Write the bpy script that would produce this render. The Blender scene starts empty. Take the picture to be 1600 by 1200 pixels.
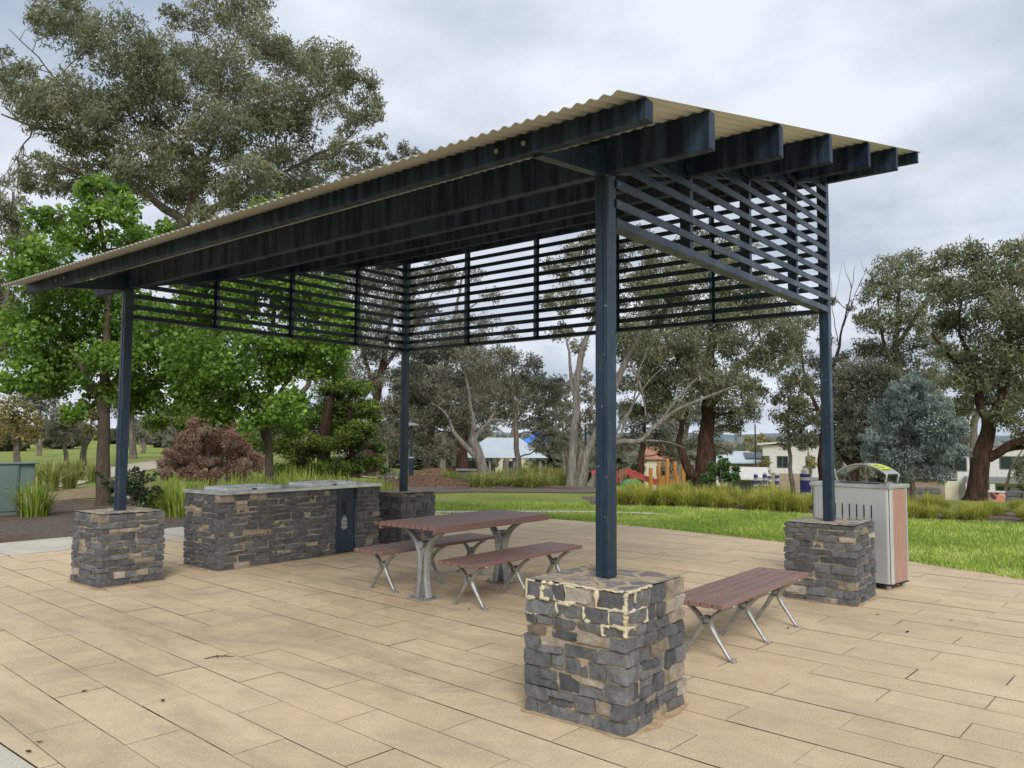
import bpy, bmesh, math, random
import numpy as np
from mathutils import Vector, Matrix, noise
PI = math.pi
C = bpy.context.scene.collection
scene = bpy.context.scene

# ------------------------------------------------------------------ camera
CAM = Vector((-3.9586, -2.4852, 1.5498)); YAW, PITCH, ROLL, FPX = 0.6800, 0.0674, 0.0060, 1225.70
_f = Vector((math.cos(YAW)*math.cos(PITCH), math.sin(YAW)*math.cos(PITCH), math.sin(PITCH)))
_r = Vector((math.sin(YAW), -math.cos(YAW), 0)); _u = _r.cross(_f)
_c, _s = math.cos(ROLL), math.sin(ROLL)
CR = _r*_c + _u*_s; CU = _u*_c - _r*_s; CF = _f
cd = bpy.data.cameras.new('camera'); cam = bpy.data.objects.new('camera', cd); C.objects.link(cam)
cd.sensor_width = 36; cd.lens = FPX/1600*36; cd.clip_start = .05; cd.clip_end = 6000
M = Matrix((CR, CU, -CF)).transposed().to_4x4(); M.translation = CAM
cam.matrix_world = M; scene.camera = cam

# ------------------------------------------------------------------ world and sun
SUN_EL, SUN_AZ = math.radians(36), math.radians(226)      # direction towards the sun (azimuth from +x, ccw)
w = bpy.data.worlds.new('World'); scene.world = w; w.use_nodes = True
nt = w.node_tree; N = nt.nodes; L = nt.links
for n in list(N): N.remove(n)
out = N.new('ShaderNodeOutputWorld'); bg = N.new('ShaderNodeBackground'); bg.inputs[1].default_value = .1
sky = N.new('ShaderNodeTexSky'); sky.sky_type = 'NISHITA'; sky.sun_disc = False
sky.sun_elevation = SUN_EL; sky.sun_rotation = PI/2 - SUN_AZ
tc = N.new('ShaderNodeTexCoord'); sep = N.new('ShaderNodeSeparateXYZ'); L.new(tc.outputs['Generated'], sep.inputs[0])
def wm(op, a, b):
    n = N.new('ShaderNodeMath'); n.operation = op
    for i, v in enumerate((a, b)):
        if isinstance(v, (int, float)): n.inputs[i].default_value = v
        else: L.new(v, n.inputs[i])
    return n.outputs[0]
den = wm('ADD', wm('MAXIMUM', sep.outputs[2], 0.0), .22)
cmb = N.new('ShaderNodeCombineXYZ'); L.new(wm('DIVIDE', sep.outputs[0], den), cmb.inputs[0]); L.new(wm('DIVIDE', sep.outputs[1], den), cmb.inputs[1])
def wnoise(scale, detail, rough, off):
    mp = N.new('ShaderNodeMapping'); mp.inputs['Location'].default_value = off; L.new(cmb.outputs[0], mp.inputs[0])
    n = N.new('ShaderNodeTexNoise'); n.inputs['Scale'].default_value = scale; n.inputs['Detail'].default_value = detail
    n.inputs['Roughness'].default_value = rough; L.new(mp.outputs[0], n.inputs[0]); return n.outputs[0]
n1 = wnoise(1.5, 6, .55, (3.2, 1.1, 0)); n2 = wnoise(.7, 4, .45, (8, 2.3, 4))
r1 = N.new('ShaderNodeValToRGB'); e = r1.color_ramp.elements
e[0].position = .36; e[0].color = (3.75, 4.3, 5.05, 1); e[1].position = .60; e[1].color = (6.15, 6.55, 7.2, 1)
x = r1.color_ramp.elements.new(.48); x.color = (4.9, 5.3, 6.1, 1)
L.new(n1, r1.inputs[0])
r2 = N.new('ShaderNodeValToRGB'); e = r2.color_ramp.elements; e[0].position = .56; e[1].position = .75
e[0].color = (0, 0, 0, 1); e[1].color = (.45, .45, .45, 1); L.new(n2, r2.inputs[0])
mx = N.new('ShaderNodeMix'); mx.data_type = 'RGBA'
L.new(r2.outputs[0], mx.inputs[0]); L.new(r1.outputs[0], mx.inputs[6]); L.new(sky.outputs[0], mx.inputs[7])
L.new(mx.outputs[2], bg.inputs[0]); L.new(bg.outputs[0], out.inputs[0])
sl = bpy.data.lights.new('sun', 'SUN'); sl.energy = 1.9; sl.angle = math.radians(28); sl.color = (1, .955, .88)
so = bpy.data.objects.new('sun', sl); C.objects.link(so)
sd = Vector((math.cos(SUN_AZ)*math.cos(SUN_EL), math.sin(SUN_AZ)*math.cos(SUN_EL), math.sin(SUN_EL)))
so.rotation_euler = sd.to_track_quat('Z', 'Y').to_euler()
scene.view_settings.view_transform = 'Standard'; scene.view_settings.look = 'None'
scene.view_settings.exposure = .48; scene.view_settings.gamma = 1
scene.render.engine = 'CYCLES'
scene.cycles.max_bounces = 6; scene.cycles.transparent_max_bounces = 4
scene.cycles.diffuse_bounces = 3

# ------------------------------------------------------------------ projection and terrain
def ray(px, py): return CF + CR*((px-800)/FPX) - CU*((py-600)/FPX)
def at(px, py, D):                                  # the point at horizontal distance D along a pixel's ray
    d = ray(px, py); return CAM + d*(D/math.hypot(d.x, d.y))
def on_ground(px, py, h=0.0):
    d = ray(px, py); return CAM + d*((h-CAM.z)/d.z)
_cx = [-2000, 300, 450, 600, 780, 960, 1030, 4000]; _cy = [0, 0, .012, .03, .042, .06, .08, .08]
def ground(x, y):
    dx, dy = x-CAM.x, y-CAM.y; D = math.hypot(dx, dy)
    th = (YAW - math.atan2(dy, dx) + PI) % (2*PI) - PI
    px = 800+FPX*math.tan(max(-1.2, min(1.2, th)))
    c = float(np.interp(px, _cx, _cy)); t = max(0, D-22); t = t*t/(t+4)
    z = -c*min(t, 110)
    if D > 26: z += .12*noise.noise(Vector((x*.06, y*.06, 0)))*min(1, (D-26)/15)
    return z
def gp(px, D, h=0.0):                               # a point standing on the terrain
    p = at(px, 683, D); return Vector((p.x, p.y, ground(p.x, p.y)-.02+h))

# ------------------------------------------------------------------ materials
def mat(name, col=(.5,.5,.5), rough=.7, metal=0, spec=.4):
    m = bpy.data.materials.new(name); m.use_nodes = True; b = m.node_tree.nodes['Principled BSDF']
    b.inputs['Base Color'].default_value = (*col, 1); b.inputs['Roughness'].default_value = rough
    b.inputs['Metallic'].default_value = metal; b.inputs['Specular IOR Level'].default_value = spec
    return m
class G:                                            # small node helper
    def __init__(s, m): s.t = m.node_tree; s.N = s.t.nodes; s.L = s.t.links; s.b = s.N['Principled BSDF']
    def coord(s, kind='Object', scale=(1,1,1), rot=(0,0,0)):
        t = s.N.new('ShaderNodeTexCoord'); mp = s.N.new('ShaderNodeMapping'); s.L.new(t.outputs[kind], mp.inputs[0])
        mp.inputs['Scale'].default_value = scale; mp.inputs['Rotation'].default_value = rot; return mp.outputs[0]
    def noise(s, vec, scale, detail=4, rough=.55, dist=0):
        n = s.N.new('ShaderNodeTexNoise'); s.L.new(vec, n.inputs['Vector']); n.inputs['Scale'].default_value = scale
        n.inputs['Detail'].default_value = detail; n.inputs['Roughness'].default_value = rough; n.inputs['Distortion'].default_value = dist
        return n.outputs['Fac']
    def ramp(s, v, *stops):
        r = s.N.new('ShaderNodeValToRGB'); e = r.color_ramp.elements
        while len(e) < len(stops): e.new(.5)
        for k, (p, c) in enumerate(stops):
            e[k].position = p; e[k].color = (*c, 1) if isinstance(c, tuple) else (c, c, c, 1)
        s.L.new(v, r.inputs[0]); return r.outputs[0]
    def mix(s, f, a, b, mode='MIX'):
        m = s.N.new('ShaderNodeMix'); m.data_type = 'RGBA'; m.blend_type = mode
        for k, v in ((0, f), (6, a), (7, b)):
            if isinstance(v, (int, float)): m.inputs[k].default_value = v
            elif isinstance(v, tuple): m.inputs[k].default_value = (*v, 1)
            else: s.L.new(v, m.inputs[k])
        return m.outputs[2]
    def math(s, op, a, b=0.0):
        n = s.N.new('ShaderNodeMath'); n.operation = op
        for i, v in enumerate((a, b)):
            if isinstance(v, (int, float)): n.inputs[i].default_value = v
            else: s.L.new(v, n.inputs[i])
        return n.outputs[0]
    def attr(s, name):
        a = s.N.new('ShaderNodeAttribute'); a.attribute_name = name; return a.outputs['Fac']
    def col(s, v): s.L.new(v, s.b.inputs['Base Color'])
    def rough(s, v): s.L.new(v, s.b.inputs['Roughness'])
    def bump(s, v, strength=.3, dist=.01):
        n = s.N.new('ShaderNodeBump'); n.inputs['Strength'].default_value = strength; n.inputs['Distance'].default_value = dist
        s.L.new(v, n.inputs['Height']); s.L.new(n.outputs[0], s.b.inputs['Normal'])
MT = {}
# paving slabs
m = MT['paver'] = mat('paver_sand', rough=.85, spec=.25); g = G(m); c = g.coord()
base = g.ramp(g.attr('tone'), (0, (.64, .50, .325)), (.5, (.675, .53, .345)), (1, (.71, .56, .37)))
d1 = g.ramp(g.noise(c, .45, 7, .66, .8), (.48, 0.0), (.68, 1.0))
base = g.mix(g.math('MULTIPLY', d1, .6), base, (.47, .37, .255))
d2 = g.ramp(g.noise(g.coord(scale=(1, .45, 1), rot=(0,0,.9)), 1.3, 8, .7, 1.2), (.46, 0.0), (.66, 1.0))
vd = g.N.new('ShaderNodeVectorMath'); vd.operation = 'DISTANCE'; g.L.new(c, vd.inputs[0]); vd.inputs[1].default_value = (-.2, 2.6, 0)
msk = g.ramp(g.math('MULTIPLY', vd.outputs['Value'], .17), (.30, 1.0), (.75, .25))
base = g.mix(g.math('MULTIPLY', g.math('MULTIPLY', d2, .50), msk), base, (.28, .235, .18))
d3 = g.ramp(g.noise(c, 90, 3, .7), (.35, .82), (.65, 1.1)); base = g.mix(1, base, d3, 'MULTIPLY')
d4 = g.ramp(g.noise(c, 5.5, 5, .7), (.3, .9), (.7, 1.06)); base = g.mix(1, base, d4, 'MULTIPLY')
d5 = g.ramp(g.noise(c, 24, 2, .5), (.72, 0.0), (.76, 1.0)); base = g.mix(g.math('MULTIPLY', d5, .35), base, (.22, .16, .11))
g.col(base); g.bump(g.noise(c, 120, 4, .7), .25, .004)
m = MT['joint'] = mat('joint_dirt', (.12, .085, .055), .95); g = G(m); g.col(g.ramp(g.noise(g.coord(), 2.2, 5, .6), (.40, (.05, .035, .024)), (.54, (.38, .29, .19))))
m = MT['concrete'] = mat('pale_concrete', rough=.85); g = G(m); c = g.coord()
g.col(g.mix(1, g.ramp(g.noise(c, 1.2, 6, .65), (.3, (.47, .43, .35)), (.7, (.62, .585, .50))), g.ramp(g.noise(c, 60, 3), (.3, .85), (.7, 1.1)), 'MULTIPLY')); g.bump(g.noise(c, 90), .2, .004)
# lawn ground
m = MT['lawn'] = mat('lawn_ground', rough=.9, spec=.15); g = G(m); c = g.coord()
a = g.ramp(g.noise(c, .35, 6, .6, .4), (.3, (.19, .25, .05)), (.55, (.28, .335, .08)), (.8, (.42, .42, .17)))
b_ = g.ramp(g.noise(c, 3.5, 6, .7), (.42, 0.0), (.70, 1.0)); a = g.mix(g.math('MULTIPLY', b_, .5), a, (.27, .245, .10))
a = g.mix(1, a, g.ramp(g.noise(c, 28, 4, .7), (.3, .65), (.7, 1.25)), 'MULTIPLY'); g.col(a); g.bump(g.noise(c, 22, 5, .8), .9, .06)
m = MT['mulch'] = mat('bark_mulch', rough=.95, spec=.1); g = G(m); c = g.coord()
a = g.ramp(g.noise(g.coord(scale=(1,1.6,1)), 26, 5, .8), (.35, (.085, .065, .052)), (.52, (.20, .16, .135)), (.66, (.42, .36, .32)))
a = g.mix(g.ramp(g.noise(c, .6, 4), (.5, 0.0), (.62, .7)), a, (.15, .075, .05)); g.col(a); g.bump(g.noise(c, 30, 5, .8), 1, .05)
m = MT['chips'] = mat('red_woodchips', rough=.95, spec=.1); g = G(m); c = g.coord()
g.col(g.ramp(g.noise(c, 9, 6, .85), (.35, (.08, .045, .03)), (.5, (.22, .13, .085)), (.65, (.40, .28, .20)))); g.bump(g.noise(c, 10, 6, .85), 1, .15)
m = MT['straw'] = mat('dry_dirt', rough=.95, spec=.1); g = G(m); c = g.coord()
g.col(g.ramp(g.noise(c, 4, 7, .75), (.35, (.24, .17, .10)), (.6, (.42, .32, .19)))); g.bump(g.noise(c, 20, 5, .8), .6, .04)
m = MT['gravel'] = mat('pale_gravel_path', rough=.95, spec=.1); g = G(m); c = g.coord()
g.col(g.ramp(g.noise(c, 1.5, 7, .7), (.35, (.42, .36, .27)), (.65, (.58, .52, .43))))
# steelwork paint
m = MT['navy'] = mat('navy_steel_paint', rough=.34, spec=.5); g = G(m); c = g.coord()
a = g.ramp(g.noise(c, 1.7, 5, .6), (.3, (.006, .018, .038)), (.7, (.010, .028, .054)))
a = g.mix(g.math('MULTIPLY', g.ramp(g.noise(g.coord(scale=(1,1,.12)), 22, 5, .7), (.5, 0.0), (.75, 1.0)), .22), a, (.13, .16, .17))
a = g.mix(g.ramp(g.noise(c, 34, 3, .6), (.70, 0.0), (.74, .8)), a, (.45, .48, .5)); g.col(a)
g.rough(g.ramp(g.noise(c, 6, 4), (.3, .28), (.7, .5)))
m = MT['purlin'] = mat('teal_paint_roof_reflections', rough=.5, spec=.25); g = G(m)
st = g.ramp(g.noise(g.coord(scale=(.5, 1, .07)), 11, 3, .6, .3), (.42, 0.0), (.60, 1.0))  # streaks colour in reflections and shadows of the corrugated roof sheet
a = g.mix(g.math('MULTIPLY', st, .55), (.004, .010, .026), (.045, .078, .118)); g.col(a)
m = MT['roof'] = mat('cream_roof_sheet', rough=.42, spec=.45); g = G(m); c = g.coord()
g.col(g.ramp(g.noise(c, 1.4, 5), (.3, (.55, .54, .47)), (.7, (.64, .63, .56))))
m = MT['rooftop'] = mat('weathered_zinc_roof', (.6,.62,.6), .4)
# stone
def stone_mat(name, palette, mortar=False):
    m = mat(name, rough=.82, spec=.3); g = G(m); c = g.coord()
    a = g.ramp(g.attr('tone'), *palette)
    a = g.mix(1, a, g.ramp(g.noise(c, 14, 7, .72, .5), (.28, .50), (.5, 1.0), (.75, 1.55)), 'MULTIPLY')
    a = g.mix(g.math('MULTIPLY', g.ramp(g.noise(c, 7, 6, .75, 1), (.57, 0.0), (.68, 1.0)), .35), a, (.26, .22, .17))
    a = g.mix(g.ramp(g.noise(c, 60, 4, .8), (.62, 0.0), (.74, .5)), a, (.035, .033, .032))
    g.col(a); g.bump(g.noise(c, 26, 9, .85, .4), 1, .02); return m
PAL = [(0, (.095, .100, .107)), (.3, (.15, .156, .164)), (.62, (.215, .221, .228)), (.76, (.20, .19, .178)), (.82, (.24, .195, .145)), (.93, (.40, .34, .27)), (1, (.47, .43, .36))]
MT['stone'] = stone_mat('bluestone_pieces', PAL)
m = MT['mortar'] = mat('tan_mortar', rough=.95, spec=.1); g = G(m); c = g.coord()
g.col(g.ramp(g.noise(c, 12, 6, .7), (.3, (.22, .175, .12)), (.7, (.47, .385, .27)))); g.bump(g.noise(c, 45, 6, .8), .8, .01)
m = MT['cream_mortar'] = mat('cream_mortar', rough=.9, spec=.1); g = G(m); c = g.coord()
g.col(g.ramp(g.noise(c, 14, 6, .7), (.3, (.50, .42, .28)), (.7, (.74, .67, .50)))); g.bump(g.noise(c, 50, 6, .8), .8, .01)
m = MT['cap'] = mat('crazy_paved_top', rough=.85, spec=.3); g = G(m); c = g.coord()
v = g.N.new('ShaderNodeTexVoronoi'); v.feature = 'DISTANCE_TO_EDGE'; v.inputs['Scale'].default_value = 6.5
nv = g.N.new('ShaderNodeTexNoise'); nv.inputs['Scale'].default_value = 5; g.L.new(c, nv.inputs['Vector'])
va = g.N.new('ShaderNodeVectorMath'); va.operation = 'MULTIPLY_ADD'; g.L.new(nv.outputs['Color'], va.inputs[0]); va.inputs[1].default_value = (.16,.16,.16); g.L.new(c, va.inputs[2])
g.L.new(va.outputs[0], v.inputs['Vector'])
v2 = g.N.new('ShaderNodeTexVoronoi'); v2.inputs['Scale'].default_value = 6.5; g.L.new(va.outputs[0], v2.inputs['Vector'])
sepc = g.N.new('ShaderNodeSeparateColor'); g.L.new(v2.outputs['Color'], sepc.inputs[0])
sc_ = g.ramp(sepc.outputs[0], (0, (.17, .17, .18)), (.5, (.25, .235, .22)), (1, (.34, .29, .23)))
sc_ = g.mix(1, sc_, g.ramp(g.noise(c, 20, 5, .7), (.3, .7), (.7, 1.3)), 'MULTIPLY')
edge = g.ramp(v.outputs['Distance'], (.06, 1.0), (.13, 0.0))
g.col(g.mix(edge, sc_, (.46, .36, .24))); g.bump(g.noise(c, 30, 6, .8), .6, .01)
# furniture
m = MT['plank'] = mat('red_brown_planks', rough=.42, spec=.5); g = G(m); c = g.coord(scale=(.6, 9, 9))
a = g.ramp(g.noise(c, 7, 6, .7), (.3, (.18, .095, .078)), (.7, (.275, .158, .135)))
a = g.mix(g.math('MULTIPLY', g.ramp(g.noise(g.coord(), 3, 5, .7), (.45, 0.0), (.75, 1.0)), .35), a, (.27, .20, .19)); g.col(a); g.bump(g.noise(c, 20), .2, .003)
m = MT['alloy'] = mat('cast_aluminium', (.40, .41, .40), .42, .55, .5); g = G(m); c = g.coord()
g.col(g.ramp(g.noise(c, 9, 6, .7), (.3, (.26, .265, .255)), (.7, (.46, .47, .455)))); g.bump(g.noise(c, 60, 4), .25, .003)
m = MT['steel'] = mat('brushed_steel', (.55,.55,.54), .28, .9); g = G(m); c = g.coord()
g.col(g.ramp(g.noise(c, 5, 6, .7), (.3, (.58, .58, .56)), (.7, (.80, .80, .79)))); g.rough(g.ramp(g.noise(c, 12, 5), (.3, .22), (.7, .45)))
m = MT['galv'] = mat('grey_powder_coat', (.40, .42, .425), .33, .35, .5); g = G(m); c = g.coord()
a = g.ramp(g.noise(c, 3, 4), (.3, (.50, .52, .525)), (.7, (.57, .59, .595)))
a = g.mix(g.ramp(g.noise(g.coord(scale=(1,1,.4)), 16, 6, .8), (.66, 0.0), (.76, .5)), a, (.16, .16, .15)); g.col(a)
MT['dark'] = mat('shadow_black', (.01,.011,.012), .6)
m = MT['pinkslat'] = mat('pink_brown_slat', rough=.55); g = G(m)
g.col(g.ramp(g.noise(g.coord(scale=(6,6,.5)), 8, 5, .7), (.3, (.34, .195, .155)), (.7, (.43, .265, .215))))
MT['lime'] = mat('lime_label', (.55, .68, .05), .4); MT['white'] = mat('white_print', (.7,.7,.7), .5)
m = MT['cabinet'] = mat('grey_green_cabinet', (.17, .225, .20), .5); g = G(m)
g.col(g.ramp(g.noise(g.coord(), 2.5, 5), (.3, (.125, .175, .155)), (.7, (.16, .215, .19))))
def wallmat(n, col, var=.12, sc=3):
    m = mat(n, rough=.85); g = G(m); k = tuple(x*(1-var) for x in col); k2 = tuple(x*(1+var) for x in col)
    g.col(g.ramp(g.noise(g.coord(), sc, 6, .7), (.3, k), (.7, k2))); return m
MT['render_white'] = wallmat('white_render', (.60, .585, .55)); MT['render_cream'] = wallmat('cream_render', (.62, .55, .43))
MT['bluegrey'] = wallmat('light_blue_grey_roof', (.44, .50, .54), .08, .6); MT['greyroof'] = wallmat('mid_grey_roof', (.22, .225, .235))
MT['terracotta'] = wallmat('terracotta_roof', (.34, .17, .10)); MT['orange'] = wallmat('orange_paint', (.60, .27, .07)); MT['redplastic'] = wallmat('coral_red_plastic', (.55, .10, .09))
MT['greenplastic'] = wallmat('green_plastic', (.05, .35, .16)); MT['blue'] = wallmat('blue_paint', (.05, .06, .24)); MT['cobalt'] = wallmat('cobalt_shade_cloth', (.05, .2, .7))
MT['glass'] = mat('dark_window_glass', (.02, .028, .035), .08, 0, .8); MT['frame'] = mat('window_frame_grey', (.1,.1,.105), .5)
MT['reddoor'] = mat('red_door_paint', (.25, .05, .03), .5); MT['slate'] = wallmat('dark_stone_block', (.12, .12, .125), .3, 6)
m = MT['brick'] = mat('brown_brick', rough=.9); g = G(m); b_ = g.N.new('ShaderNodeTexBrick'); g.L.new(g.coord(rot=(PI/2,0,0)), b_.inputs[0]); b_.inputs['Scale'].default_value = 4
b_.inputs[1].default_value = (.27, .20, .14, 1); b_.inputs[2].default_value = (.36, .28, .20, 1); b_.inputs[3].default_value = (.4, .36, .3, 1); g.col(b_.outputs[0])
m = MT['mosaic'] = mat('mosaic_mural', rough=.5); g = G(m); v = g.N.new('ShaderNodeTexVoronoi'); v.inputs['Scale'].default_value = 4; g.L.new(g.coord(), v.inputs['Vector'])
sp = g.N.new('ShaderNodeSeparateColor'); g.L.new(v.outputs['Color'], sp.inputs[0])
g.col(g.ramp(sp.outputs[0], (0, (.45, .04, .05)), (.3, (.6, .25, .15)), (.5, (.02, .02, .03)), (.7, (.7, .5, .45)), (.9, (.08, .04, .02))))
m = MT['hill'] = mat('distant_hill', rough=1); g = G(m); g.col(g.ramp(g.noise(g.coord(), .02, 6, .7), (.35, (.10, .135, .15)), (.65, (.16, .20, .21))))  # bluish tint puts the distance haze into the hill colour
m = MT['scrub'] = mat('far_scrub', rough=1); g = G(m); g.col(g.ramp(g.noise(g.coord(), .15, 6, .7), (.35, (.06, .07, .045)), (.65, (.20, .16, .11))))
def bark(n, a, b, c3, sc=(3,3,.5), pos=(.3,.5,.7)):
    m = mat(n, rough=.9, spec=.2); g = G(m); c = g.coord(scale=sc)
    g.col(g.ramp(g.noise(c, 3.2, 7, .75, .6), (pos[0], a), (pos[1], b), (pos[2], c3))); g.bump(g.noise(c, 6, 8, .85, .8), 1, .12); return m
MT['bark_pale'] = bark('pale_gum_bark', (.13, .10, .08), (.30, .27, .24), (.50, .465, .42))
MT['bark_grey'] = bark('grey_brown_bark', (.09, .07, .058), (.22, .185, .155), (.42, .375, .32))
MT['bark_red'] = bark('red_brown_bark', (.03, .018, .013), (.09, .050, .036), (.20, .13, .10))
MT['bark_maple'] = bark('brown_maple_bark', (.10, .075, .055), (.17, .13, .10), (.25, .20, .16), (4,4,1.2))
LB = {'gum_leaves': 1.95, 'grey_gum_leaves': 2.0, 'green_gum_leaves': 1.95, 'silver_leaves': 1.6, 'maple_leaves': 1.75, 'conifer_foliage': 2.0, 'brown_flower_heads': 2.3, 'dark_shrub_leaves': 1.4, 'strap_leaves': 1.3, 'tussock_leaves': 1.7, 'green_tussock_leaves': 1.6, 'lawn_blades': 1.9, 'autumn_leaves': 1.3, 'green_bush_leaves': 1.4}
def leafmat(n, stops, trans=.42, rough=.6, spec=.3):
    stops = [(p, tuple(min(.75, q*LB[n]) for q in c)) for p, c in stops]
    m = bpy.data.materials.new(n); m.use_nodes = True; g = G(m); b = g.b; b.inputs['Roughness'].default_value = rough; b.inputs['Specular IOR Level'].default_value = spec
    c = g.ramp(g.attr('tone'), *stops); g.col(c)
    t = g.N.new('ShaderNodeBsdfTranslucent'); g.L.new(c, t.inputs[0]); mxs = g.N.new('ShaderNodeMixShader'); mxs.inputs[0].default_value = trans
    g.L.new(b.outputs[0], mxs.inputs[1]); g.L.new(t.outputs[0], mxs.inputs[2]); g.L.new(mxs.outputs[0], g.N['Material Output'].inputs[0]); return m
LM = {
 'gum': leafmat('gum_leaves', [(0, (.06, .068, .040)), (.45, (.115, .124, .074)), (.75, (.17, .175, .108)), (.93, (.21, .15, .09)), (1, (.30, .27, .16))]),
 'gum_grey': leafmat('grey_gum_leaves', [(0, (.055, .060, .043)), (.5, (.105, .108, .078)), (.85, (.155, .148, .112)), (1, (.20, .15, .11))]),
 'gum_green': leafmat('green_gum_leaves', [(0, (.055, .066, .036)), (.5, (.108, .120, .066)), (.88, (.165, .17, .10)), (.96, (.22, .15, .07)), (1, (.42, .22, .05))]),
 'silver': leafmat('silver_leaves', [(0, (.07, .09, .08)), (.5, (.14, .175, .155)), (1, (.27, .31, .28))]),
 'maple': leafmat('maple_leaves', [(0, (.045, .090, .014)), (.4, (.085, .150, .022)), (.8, (.15, .235, .035)), (1, (.27, .37, .07))], .45, .45, .35),
 'conifer': leafmat('conifer_foliage', [(0, (.018, .035, .010)), (.5, (.05, .085, .015)), (.85, (.13, .165, .022)), (1, (.26, .26, .03))], .2),
 'brown': leafmat('brown_flower_heads', [(0, (.15, .09, .062)), (.5, (.30, .195, .145)), (.85, (.38, .27, .215)), (1, (.40, .32, .28))], .2),
 'dark': leafmat('dark_shrub_leaves', [(0, (.014, .028, .012)), (.6, (.03, .06, .02)), (1, (.07, .115, .04))], .15, .35, .5),
 'strap': leafmat('strap_leaves', [(0, (.07, .12, .02)), (.5, (.17, .24, .035)), (.9, (.34, .40, .07)), (1, (.42, .38, .20))], .35, .45),
 'tussock': leafmat('tussock_leaves', [(0, (.075, .10, .012)), (.4, (.155, .175, .02)), (.8, (.25, .25, .035)), (1, (.38, .34, .14))], .3),
 'tussock_green': leafmat('green_tussock_leaves', [(0, (.05, .075, .015)), (.5, (.12, .15, .03)), (.85, (.2, .22, .05)), (1, (.36, .29, .18))], .3),
 'lawn': leafmat('lawn_blades', [(0, (.085, .135, .022)), (.5, (.175, .25, .04)), (.82, (.29, .345, .075)), (1, (.44, .40, .19))], .4),
 'yellow': leafmat('autumn_leaves', [(0, (.12, .11, .04)), (.5, (.24, .21, .08)), (1, (.38, .30, .11))], .4),
 'bush': leafmat('green_bush_leaves', [(0, (.018, .05, .012)), (.6, (.04, .10, .022)), (1, (.09, .17, .04))], .25),
}

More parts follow.
